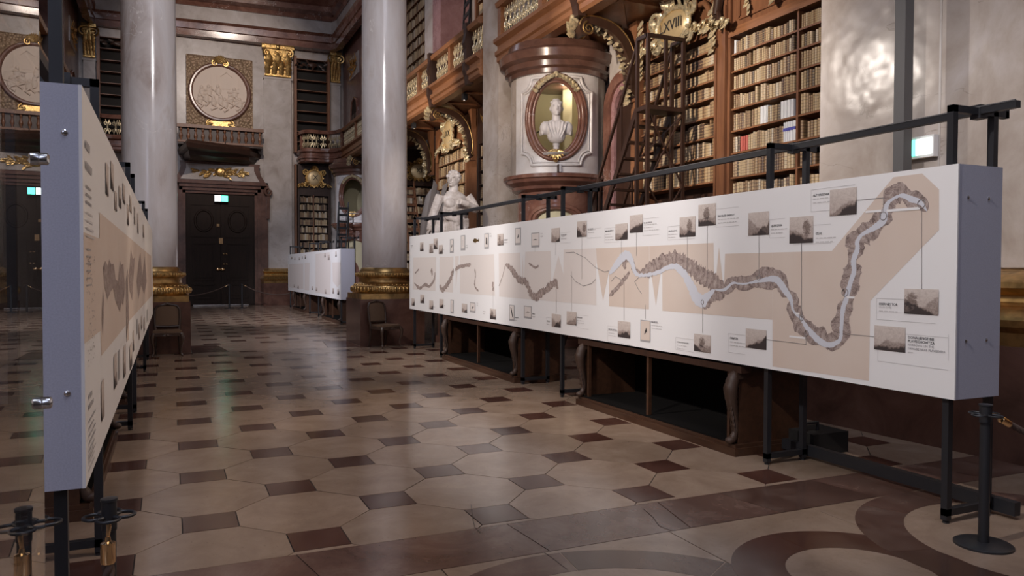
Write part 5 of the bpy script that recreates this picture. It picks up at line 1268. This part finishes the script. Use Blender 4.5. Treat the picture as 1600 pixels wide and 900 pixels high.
# ---- print of the far panel
X = XR
for q in ([(452,413),(474,411.5),(474,452),(452,449)],[(476,411),(484,410.5),(483,454),(476,453)],[(493,397),(515,394),(517,411),(516,461),(493,457)],[(519,410),(532,409.5),(532,443),(527,449),(520,440)]): decal('map_sheet', q, X, M['paperp'], pf, 1, 1)
for r in ((455,401,457,405),(460,402,461.5,406),(467,402,468.5,406),(472,400,473,404),(476,399,478,404.5),(507,395,509,402),(512,398,515,406),(524,393,526,401),(459,444,460.5,449),(465,446,467,451),(487,447,489,453),(493.5,449,496,455),(507.5,452,510,459),(519.5,450,522,459),(527,452,530,461)): prect('engraving', r, X, M['engr'], pf, 2, 1)

# ================================================================== STEEL FRAMES CARRYING THE PANELS
def frame(label, x0, x1, y, grp, ztop=2.72, w=.045):
    t = thing('support_stand', label, 'frame', ((x0+x1)/2,y,0), grp); m = M['black']; s = 1 if x1 > x0 else -1
    for x in (x0,x1):
        MB().box(x-w/2,y-w/2,.02,x+w/2,y+w/2,ztop).build('post', m, t); MB().lathe([(.022,0),(.022,.012),(.01,.014),(.01,.025)],10,(x,y,0)).build('foot', m, t)
    a, b = sorted((x0,x1)); MB().box(a-w/2,y-w/2,ztop-w,b+w/2+(.11 if s>0 else 0),y+w/2,ztop).build('top_bar', m, t)
    MB().box(a-w/2,y-w/2,.05,b+w/2,y+w/2,.05+w).build('foot_bar', m, t)
    if s > 0: MB().box(b+.10,y-w/2,ztop-w,b+.135,y+w/2,ztop+.03).build('hook', m, t)
    MB().box((a+b)/2+.02,y-.035,ztop-.07,(a+b)/2+.09,y+.035,ztop+.02).build('clamp', m, t)
    return t
names = ['nearest','second','third','fourth','fifth','farthest']
for k,y in enumerate((3.36,5.0,8.72,9.93,13.55,15.25)): frame('%s black steel frame carrying the right display panel' % names[k], 4.622, 5.02, y, 'steel frames of the right panel')
for k,y in enumerate((3.33,4.95,8.66,9.69,13.5,15.2)): frame('%s black steel frame carrying the left display panel' % names[k], -.385, -.80, y, 'steel frames of the left panel')
for k,y in enumerate((22.7,26.5,28.3,33.2)): frame('black steel frame of the far display panel, number %d from the column' % (k+1) if False else ['nearest','second','third','last'][k]+' black steel frame carrying the distant display panel', 4.622, 5.02, y, 'steel frames of the distant panel', 2.60)
tb = thing('lighting_bar', 'long black bar running over the right display panel', 'bar', (4.85,9,2.7)); MB().bar((4.87,3.1,2.70),(4.87,15.3,2.70),.05,.045).build('bar', M['black'], tb)
MB().bar((4.845,3.1,2.725),(4.845,15.3,2.725),.008,.008).build('cable', M['grey'], tb)
tb = thing('lighting_bar', 'long black bar running over the left display panel', 'bar', (-.6,9,2.7)); MB().bar((-.60,3.2,2.70),(-.60,15.3,2.70),.05,.05).build('bar', M['black'], tb)
# long ground beams between the first two right frames
gb = thing('ground_rail', 'black steel ground beam between the right frames', 'beam', (5.03,4.2,.05)); MB().box(5.07,3.2,.03,5.13,5.3,.12).build('beam', M['black'], gb)
# slim post before the pier
po = thing('steel_post', 'slim dark grey steel post standing before the marble pier', 'post', (6.72,5.42,0)); MB().box(6.66,5.36,.02,6.78,5.48,5.9).build('shaft', M['grey'], po); MB().box(6.58,5.28,0,6.84,5.56,.03).build('foot_plate', M['black'], po)
bxk = thing('power_box', 'small black power box on the floor under the right panel', 'box', (5.45,5.15,0)); MB().box(5.2,5.05,0,5.62,5.4,.19).build('case', M['shade'], bxk); MB().tube([(5.25,5.2,.19),(5.25,5.2,.26),(5.4,5.2,.26),(5.4,5.2,.19)],.015,6).build('handle', M['black'], bxk)
# the exit sign's reflection on the pier, as an added glowing box
ep = thing('exit_sign', 'glowing box standing for the exit sign reflection on the marble pier', 'exit sign', (7.0,5.45,2.9))
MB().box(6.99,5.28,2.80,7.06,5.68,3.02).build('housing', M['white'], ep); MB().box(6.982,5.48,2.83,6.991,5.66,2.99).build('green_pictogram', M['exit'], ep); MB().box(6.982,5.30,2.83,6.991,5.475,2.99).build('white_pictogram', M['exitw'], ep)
# small black spotlights under the galleries
for (x,y,lab) in ((7.45,14.3,'small black spotlight under the gallery above the niche'),(7.35,19.6,'small black spotlight under the gallery beyond the slender pier'),(7.3,24.2,'small blue-black spotlight under the far gallery')):
    t = thing('spotlight', lab, 'spotlight', (x,y,6.3)); MB().box(x-.06,y-.08,6.26,x+.06,y+.08,6.42).build('housing', M['black'], t); MB().lathe([(.045,0),(.05,.03)],12,(x,y,6.235)).build('lens', M['chrome'], t); MB().box(x-.02,y-.02,6.42,x+.02,y+.02,6.47).build('bracket', M['black'], t)

# ================================================================== LOW DISPLAY CASES UNDER THE PANELS
leg = MB()     # carved herm leg: bulging scroll top, tapering scaly shaft, paw foot (local, facing -x)
L_ = [(-.01,.63,.06),(-.075,.58,.075),(-.105,.50,.082),(-.09,.40,.068),(-.05,.29,.050),(-.02,.19,.036),(-.02,.11,.034),(-.06,.05,.044),(-.09,.025,.04)]
P_=[];R_=[]
for i in range(len(L_)-1):
    for k in range(4): u=k/4; P_.append((L_[i][0]+(L_[i+1][0]-L_[i][0])*u,0,L_[i][1]+(L_[i+1][1]-L_[i][1])*u)); R_.append((L_[i][2]+(L_[i+1][2]-L_[i][2])*u)*(1+.10*(k%2)))
leg.tube(P_,R_,10); leg.ball((-.10,0,.035),(.07,.06,.035),10,6)
for k in range(9):
    z=.55-.055*k
    for a in (-.6,0,.6): leg.leaf((-.175+.0165*k,.05*math.sin(a)*(1-.06*k),z),(.15,.3*math.sin(a),-1),(-1,math.sin(a),0),.085,.055-.003*k,.10,1)
leg.box(-.07,-.07,.60,.06,.07,.66)
ME_LEG = leg.mesh('carved_leg', 50); M['legwood'] = newmat('dark_carved_oak', (.050,.026,.016), .58); ME_LEG.materials.append(M['legwood'])
def low_case(label, xf, s, y0, y1, grp, split=2):
    t = thing('display_case', label, 'display case', (xf,(y0+y1)/2,0), grp); D = .85
    def bx(d0,d1,a,b,z0,z1,nm,mt):
        p,q = sorted((xf+s*d0,xf+s*d1)); MB().box(p,a,z0,q,b,z1).build(nm,mt,t)
    bx(-.01,D,y0,y1,0,.07,'plinth',M['case']); bx(.01,D-.02,y0+.02,y1-.02,.07,.10,'plinth_moulding',M['case'])
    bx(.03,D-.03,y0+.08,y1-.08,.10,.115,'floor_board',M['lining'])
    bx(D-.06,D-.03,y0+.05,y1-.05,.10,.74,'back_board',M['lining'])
    for y in (y0+.05,y1-.09): bx(.07,D-.04,y,y+.04,.10,.74,'end_board',M['case'])
    for k in range(1,split): y=y0+(y1-y0)*k/split; bx(.05,.09,y-.02,y+.02,.10,.74,'mullion',M['case'])
    for y in (y0+.17,y1-.19): bx(.05,.09,y-.015,y+.015,.10,.74,'mullion',M['case'])
    bx(.03,D,y0-.02,y1+.02,.74,.80,'table_top',M['dwood'])
    for y in (y0+.08,y1-.08): inst(ME_LEG,'carved_leg',t,M=Matrix.Translation((xf+s*.075,y,.10)) @ (Matrix.Identity(4) if s>0 else Matrix.Rotation(PI,4,'Z')) @ Matrix.Diagonal((.72,.72,.97,1)))
    return t
low_case('near carved oak display case under the right panel', XR-.01, 1, 5.30, 8.2, 'carved display cases')
low_case('farther carved oak display case under the right panel', XR-.01, 1, 10.04, 13.25, 'carved display cases')
low_case('near carved oak display case under the left panel', XL-.19, -1, 5.65, 8.3, 'carved display cases')
low_case('farther carved oak display case under the left panel', XL-.19, -1, 10.04, 13.25, 'carved display cases')
low_case('carved display case under the near end of the distant panel', XR+.02, 1, 22.7, 25.6, 'carved display cases')
low_case('carved display case under the far end of the distant panel', XR+.02, 1, 29.2, 32.2, 'carved display cases')

# ================================================================== CHAIRS
def chair(label, loc, rz):
    t = thing('carved_chair', label, 'chair', (0,0,0), 'carved chairs before the column plinths'); m = M['chairwood']
    s = MB().prism([(-.26,-.24),(-.20,-.265),(0,-.275),(.20,-.265),(.26,-.24),(.215,.20),(-.215,.20)],.385,.445); s.build('seat_rail', m, t)
    MB().prism([(-.25,-.23),(0,-.26),(.25,-.23),(.205,.19),(-.205,.19)],.445,.485).build('seat_cushion', M['uph'], t)
    MB().leaf((0,-.275,.40),(1,0,-.1),(0,-1,0),.10,.05,.3,1).leaf((0,-.275,.40),(-1,0,-.1),(0,-1,0),.10,.05,.3,1).ball((0,-.28,.40),(.03,.015,.025),8,5).build('carved_shell', m, t, 50)
    for sx in (-1,1):
        MB().tube([(sx*.235,-.235,.43),(sx*.262,-.265,.36),(sx*.255,-.26,.27),(sx*.235,-.24,.16),(sx*.232,-.237,.08),(sx*.25,-.258,.025),(sx*.265,-.275,.012)],[.036,.036,.026,.018,.016,.02,.014],8).build('leg', m, t, 60)
        MB().tube([(sx*.20,.19,.44),(sx*.205,.20,.25),(sx*.215,.225,.08),(sx*.225,.245,.01)],[.026,.022,.018,.02],8).build('leg', m, t, 60)
        MB().tube([(sx*.20,.19,.44),(sx*.215,.215,.55),(sx*.225,.24,.72),(sx*.22,.26,.86),(sx*.17,.27,.93),(sx*.08,.275,.945),(0,.278,.965)],[.026,.024,.022,.022,.022,.022,.026],8).build('back_frame', m, t, 60)
    MB().tube([(-.21,.205,.54),(0,.20,.53),(.21,.205,.54)],.02,8).build('lower_back_rail', m, t, 60)
    MB().ball((0,.278,.97),(.05,.02,.025),10,6).leaf((0,.27,.96),(1,0,-.2),(0,-1,0),.12,.05,.2,1).leaf((0,.27,.96),(-1,0,-.2),(0,-1,0),.12,.05,.2,1).build('carved_crest', m, t, 50)
    o = MB().add([(x,.21+.065*(z-.54)/.39-.025*(1-(x/.2)**2),z if not (z > .9 and abs(x) > .15) else z-.03) for z in (.555,.68,.80,.925) for x in (-.2,-.1,0,.1,.2)]+[(x,.235+.065*(z-.54)/.39,z if not (z > .9 and abs(x) > .15) else z-.03) for z in (.555,.68,.80,.925) for x in (-.2,-.1,0,.1,.2)],
        [(r*5+c,r*5+c+1,r*5+c+6,r*5+c+5) for r in range(3) for c in range(4)]+[(20+r*5+c+5,20+r*5+c+6,20+r*5+c+1,20+r*5+c) for r in range(3) for c in range(4)]+[(c,c+20,c+21,c+1) for c in range(4)]+[(15+c+1,35+c+1,35+c,15+c) for c in range(4)]+[(r*5,r*5+5,r*5+25,r*5+20) for r in range(3)]+[(r*5+24,r*5+29,r*5+9,r*5+4) for r in range(3)])
    o.build('upholstered_back', M['uph'], t, 60)
    t.matrix_basis = Matrix.Translation(loc) @ Matrix.Rotation(rz,4,'Z')
chair('carved wooden chair before the left column plinth', (-.06,15.86,0), 0)
chair('carved wooden chair before the right column plinth', (4.12,15.82,0), .42)

# ================================================================== STANCHIONS AND ROPES
def stanchion(label, x, y, grp=None, h=.84, sc=1.0, hooks=(0,PI/2,PI,1.5*PI), pr_=None):
    t = thing('rope_stanchion', label, 'stanchion', (x,y,0), grp)
    MB().lathe([(.16*sc,0),(.16*sc,.012),(.15*sc,.018),(.03*sc,.022)],36,(x,y,0)).build('base', M['black'], t, 30)
    MB().lathe([((pr_ or .030*sc),.02),((pr_ or .030*sc),h-.03)],18,(x,y,0)).build('post', M['black'], t, 60)
    MB().lathe([(.028*sc,h-.10),(.034*sc,h-.098),(.034*sc,h),(.038*sc,h+.003),(.038*sc,h+.012),(.02*sc,h+.014)],18,(x,y,0)).build('cap', M['black'], t, 30)
    g = MB()
    for a0 in hooks:
        c = (x+.062*sc*math.cos(a0),y+.062*sc*math.sin(a0)); g.tube([(c[0]+.036*math.cos(k*PI/8),c[1]+.036*math.sin(k*PI/8),h-.05) for k in range(17)],.006,6,False)
    g.build('hook_ring', M['black'], t, 60); return t
def rope(label, pts, r=.019, grp=None, both=False):
    pts = [Vector(p) for p in pts]; t = thing('barrier_rope', label, 'rope', pts[0], grp); n_ = len(pts); L = [0]
    for a,b in zip(pts[:-1],pts[1:]): L.append(L[-1]+(b-a).length)
    def at(s):
        for i in range(n_-1):
            if s <= L[i+1] or i == n_-2: return pts[i]+(pts[i+1]-pts[i])*((s-L[i])/(L[i+1]-L[i]))
    h0 = at(.05); h1 = at(.14)
    MB().tube([at(0),at(.02)+Vector((.004,0,.004)),at(.05)],[.006,.008,.006],6).build('snap_hook', M['brass'], t, 60)
    MB().tube([at(.05),at(.065),at(.07),at(.135),at(.14)],[.008,.010,.023,.024,.022],14).build('ferrule', M['brass'], t, 40)
    g = MB(); s0, s1 = .138, L[-1]; st = max(10,int((s1-s0)/.012))
    for ph in (0,2*PI/3,4*PI/3):
        q = []
        for k in range(st+1):
            s = s0+(s1-s0)*k/st; p = at(s); d = (at(min(s+.02,s1))-at(max(s-.02,0))).normalized(); u = Vector((1,0,0)) if abs(d.x)<.8 else Vector((0,1,0)); u=(u-d*u.dot(d)).normalized(); w=d.cross(u); a = ph+s*2*PI/.13
            q.append(p+u*(r*.5*math.cos(a))+w*(r*.5*math.sin(a)))
        g.tube(q,r*.62,7)
    g.build('twisted_cord', M['rope'], t, 60)
def sag(a,b,d,n=18): a=Vector(a);b=Vector(b); return [a+(b-a)*(k/n)-Vector((0,0,d*4*(k/n)*(1-k/n))) for k in range(n+1)]
stanchion('black rope stanchion with round base before the right panel', 4.45, 2.99)
rope('brown rope with brass end hooked to the right stanchion', sag((4.50,2.98,.79),(6.75,2.6,.86),.34))
stanchion('black stanchion with hanging rope before the left panel corner', -.20, 2.97, sc=.72)
rope('brown rope with brass ferrule hanging from the stanchion at the left panel corner', [(-.20,2.90,.79-.045*k) for k in range(17)])
stanchion('black stanchion with hanging rope at the left edge', -.425, 2.98, sc=.72)
rope('brown rope with brass ferrule hanging at the left picture edge', [(-.41,2.91,.78-.045*k) for k in range(17)])
# barrier before the great door
for x,lab in ((2.22,'left dark rope stanchion before the great door'),(2.72,'right dark rope stanchion before the great door')): stanchion(lab, x, 33.6, None, 1.0, 1.2)
rope('slack rope from the door stanchion towards the left column', sag((2.18,33.6,.98),(-.9,33.8,.95),.42), .022)
rope('slack rope from the door stanchion towards the distant panel', sag((2.76,33.6,.98),(5.6,33.8,.95),.42), .022)

# ================================================================== GLASS SHEET AT THE LEFT EDGE
gl = thing('glass_sheet', 'clear upright glass sheet with steel fixings at the left edge', 'glass sheet', (-.28,1.7,0))
d = Vector((-math.sin(math.radians(1.9)),math.cos(math.radians(1.9)),0)); a0 = Vector((-.3035,2.30,0)); b0 = a0-d*1.25; nrm = Vector((d.y,-d.x,0))
q0 = [a0,b0,b0-nrm*.008,a0-nrm*.008]
MB().add([p+Vector((0,0,.02)) for p in q0]+[p+Vector((0,0,2.9)) for p in q0],[(0,1,2,3),(4,5,6,7),(0,1,5,4),(1,2,6,5),(2,3,7,6),(3,0,4,7)]).build('pane', M['glass'], gl)
MB().bar(a0-nrm*.004+Vector((0,0,.010)),b0-nrm*.004+Vector((0,0,.010)),.03,.02).build('floor_channel', M['black'], gl)
for py in (248,630):
    z = ony(61,py,2.27).z; o = MB().lathe([(.014,0),(.0155,.003),(.0155,.018),(.010,.022)],16).build('steel_fixing', M['chrome'], gl, 40); p = a0-d*.03+nrm*.0005
    o.matrix_basis = Matrix.Translation((p.x,p.y,z)) @ Matrix.Rotation(PI/2,4,'Y')

# ================================================================== STATUE
M['sgrey'] = newmat('grey_stone', (.20,.175,.165), .6)
def statue():
    st = thing('marble_statue', 'weathered marble statue of a robed man beside a shield-like palm', 'statue', (6.08,16.95,0))
    x, y = 0, 0; B = 1.48/1.12; PX, PY = 6.08, 16.95
    MB().box(PX-.62,PY-.55,0,PX+.62,PY+.55,.16).box(PX-.56,PY-.5,.16,PX+.56,PY+.5,1.34).box(PX-.62,PY-.55,1.34,PX+.62,PY+.55,1.48).build('pedestal', M['brown_m'], st)
    TM = Matrix.Translation((PX,PY,0)) @ Matrix.Scale(1.12,4)
    def fin(o_): o_.data.transform(TM); return o_
    g = MB(); Z = lambda h: B+h
    ca, sa = math.cos(-.75), math.sin(-.75)
    def H(dx,dy,dz): return (x+dx*ca-dy*sa, y+dx*sa+dy*ca, Z(dz))
    RH = Matrix.Rotation(-.75,3,'Z')
    g.ball(H(0,0,2.03),(.125,.15,.165),14,10,RH).ball(H(0,-.05,1.955),(.09,.105,.11),12,8,RH).ball(H(0,-.165,2.015),(.022,.038,.045),8,6,RH).ball(H(0,-.135,1.90),(.045,.035,.03),8,6,RH).ball(H(0,-.15,1.95),(.045,.025,.014),8,6,RH)
    for e_ in (-1,1): g.ball(H(e_*.05,-.14,2.07),(.04,.025,.016),8,6,RH); g.ball(H(e_*.125,.0,2.02),(.02,.035,.045),8,6,RH)
    for q in range(60):
        a = random.uniform(0,2*PI); e = random.uniform(.15,1.45)
        if math.sin(a) < -.5 and e < .75: continue
        g.ball(H(.132*math.cos(a)*math.cos(e),.155*math.sin(a)*math.cos(e)+.01,2.04+.165*math.sin(e)),(.042,.042,.036),6,5)
    g.lathe([(.11,0),(.10,.2)],14,(x,y,Z(1.70)))
    g.ball((x,y,Z(1.60)),(.30,.18,.20),16,10).ball((x,y-.02,Z(1.38)),(.28,.19,.24),16,10).ball((x,y,Z(1.15)),(.27,.20,.22),16,10)
    g.ball((x-.11,y-.13,Z(1.52)),(.14,.09,.12),10,8).ball((x+.11,y-.13,Z(1.52)),(.14,.09,.12),10,8)
    # right-hand arm of the picture: bent across the body
    g.tube([(x+.30,y,Z(1.68)),(x+.40,y-.04,Z(1.55)),(x+.46,y-.10,Z(1.42)),(x+.36,y-.24,Z(1.42)),(x+.18,y-.33,Z(1.50)),(x+.04,y-.34,Z(1.54))],[.12,.105,.095,.085,.07,.055],10)
    for f in range(4): g.tube([(x+.05,y-.34,Z(1.565-.022*f)),(x-.03,y-.36,Z(1.56-.022*f)),(x-.07,y-.33,Z(1.545-.022*f))],.016,6)
    g.tube([(x+.07,y-.35,Z(1.57)),(x+.02,y-.37,Z(1.61))],.018,6)
    # other arm hanging, resting on the prop
    g.tube([(x-.30,y,Z(1.66)),(x-.40,y-.05,Z(1.45)),(x-.50,y-.10,Z(1.22)),(x-.56,y-.17,Z(1.02)),(x-.60,y-.20,Z(.94))],[.12,.10,.09,.075,.06],10)
    for f in range(4): g.tube([(x-.60,y-.23+.03*f,Z(.95)),(x-.64,y-.25+.03*f,Z(.88)),(x-.63,y-.25+.03*f,Z(.82))],.017,6)
    # legs
    g.tube([(x+.13,y,Z(1.02)),(x+.15,y-.05,Z(.6)),(x+.14,y-.03,Z(.5)),(x+.15,y,Z(.1)),(x+.15,y-.03,Z(.02))],[.19,.14,.115,.075,.08],12)
    g.tube([(x-.12,y,Z(1.02)),(x-.15,y-.12,Z(.6)),(x-.15,y-.09,Z(.5)),(x-.17,y+.05,Z(.1)),(x-.17,y+.02,Z(.02))],[.19,.14,.115,.075,.08],12)
    g.ball((x+.15,y-.10,Z(.04)),(.07,.15,.05),10,6).ball((x-.17,y-.06,Z(.04)),(.07,.15,.05),10,6)
    # drapery: tunic skirt, belt folds, cloak
    for q in range(26):
        a = 2*PI*q/26; r0 = .27; g.tube([(x+r0*math.cos(a),y+.72*r0*math.sin(a),Z(1.12)),(x+.31*math.cos(a+.05),y+.24*math.sin(a+.05),Z(.9)),(x+.33*math.cos(a+.08),y+.27*math.sin(a+.08),Z(.62+.04*math.sin(q*2.3)))],[.04,.045,.05],6)
    for q in range(9):
        g.tube([(x-.27+.03*q,y-.19-.02*math.sin(q),Z(1.22-.015*q)),(x,y-.24,Z(1.17-.01*q)),(x+.28,y-.15,Z(1.20-.02*q))],.022,6)
    for q in range(12):
        xx = x+.33-.06*q; g.tube([(xx,y+.16,Z(1.66)),(xx+.03,y+.24,Z(1.1)),(xx+.04,y+.27+.02*math.sin(q),Z(.15))],[.05,.06,.07],6)
    for q in range(7): g.tube([(x-.28-.03*q,y-.10+.02*q,Z(1.25-.02*q)),(x-.38-.025*q,y-.14,Z(.95)),(x-.42-.02*q,y-.06,Z(.35))],[.05,.05,.055],6)
    o = fin(g.build('carved_figure', M['statue'], None, 180)); remesh(o,.013,2); o.parent = st; o.matrix_parent_inverse = st.matrix_basis.inverted()
    # leaning palm-like shield and drum prop on the left
    s = MB(); s.tube([(x-.60,y+.12,Z(.35)),(x-.57,y+.12,Z(.8)),(x-.50,y+.12,Z(1.2)),(x-.40,y+.14,Z(1.62)),(x-.36,y+.15,Z(1.80))],[.08,.13,.17,.17,.10],12)
    for q in range(22):
        z = .75+.05*q; s.leaf((x-.60+.2*(z-.75),y+.0,Z(z)),(-.35,-.2,.8),(0,-1,0),.24,.12,.25,1); s.leaf((x-.44+.2*(z-.75),y+.0,Z(z)),(.35,-.2,.8),(0,-1,0),.20,.11,.25,1)
    fin(s.build('carved_palm', M['sgrey'], st, 50))
    p = MB().lathe([(.22,0),(.22,.10),(.19,.14),(.17,.62),(.20,.68),(.21,.76),(.10,.80)],20,(x-.55,y-.15,Z(.05))); fin(p.build('carved_drum', M['sgrey'], st, 50))
random.seed(2); statue()

# books of all far rows: past counting, one object
o = STUFF.build('books', M['books']); tag(o, 'rows of old leather-bound books filling the farther bookcases', 'books', None, 'stuff')
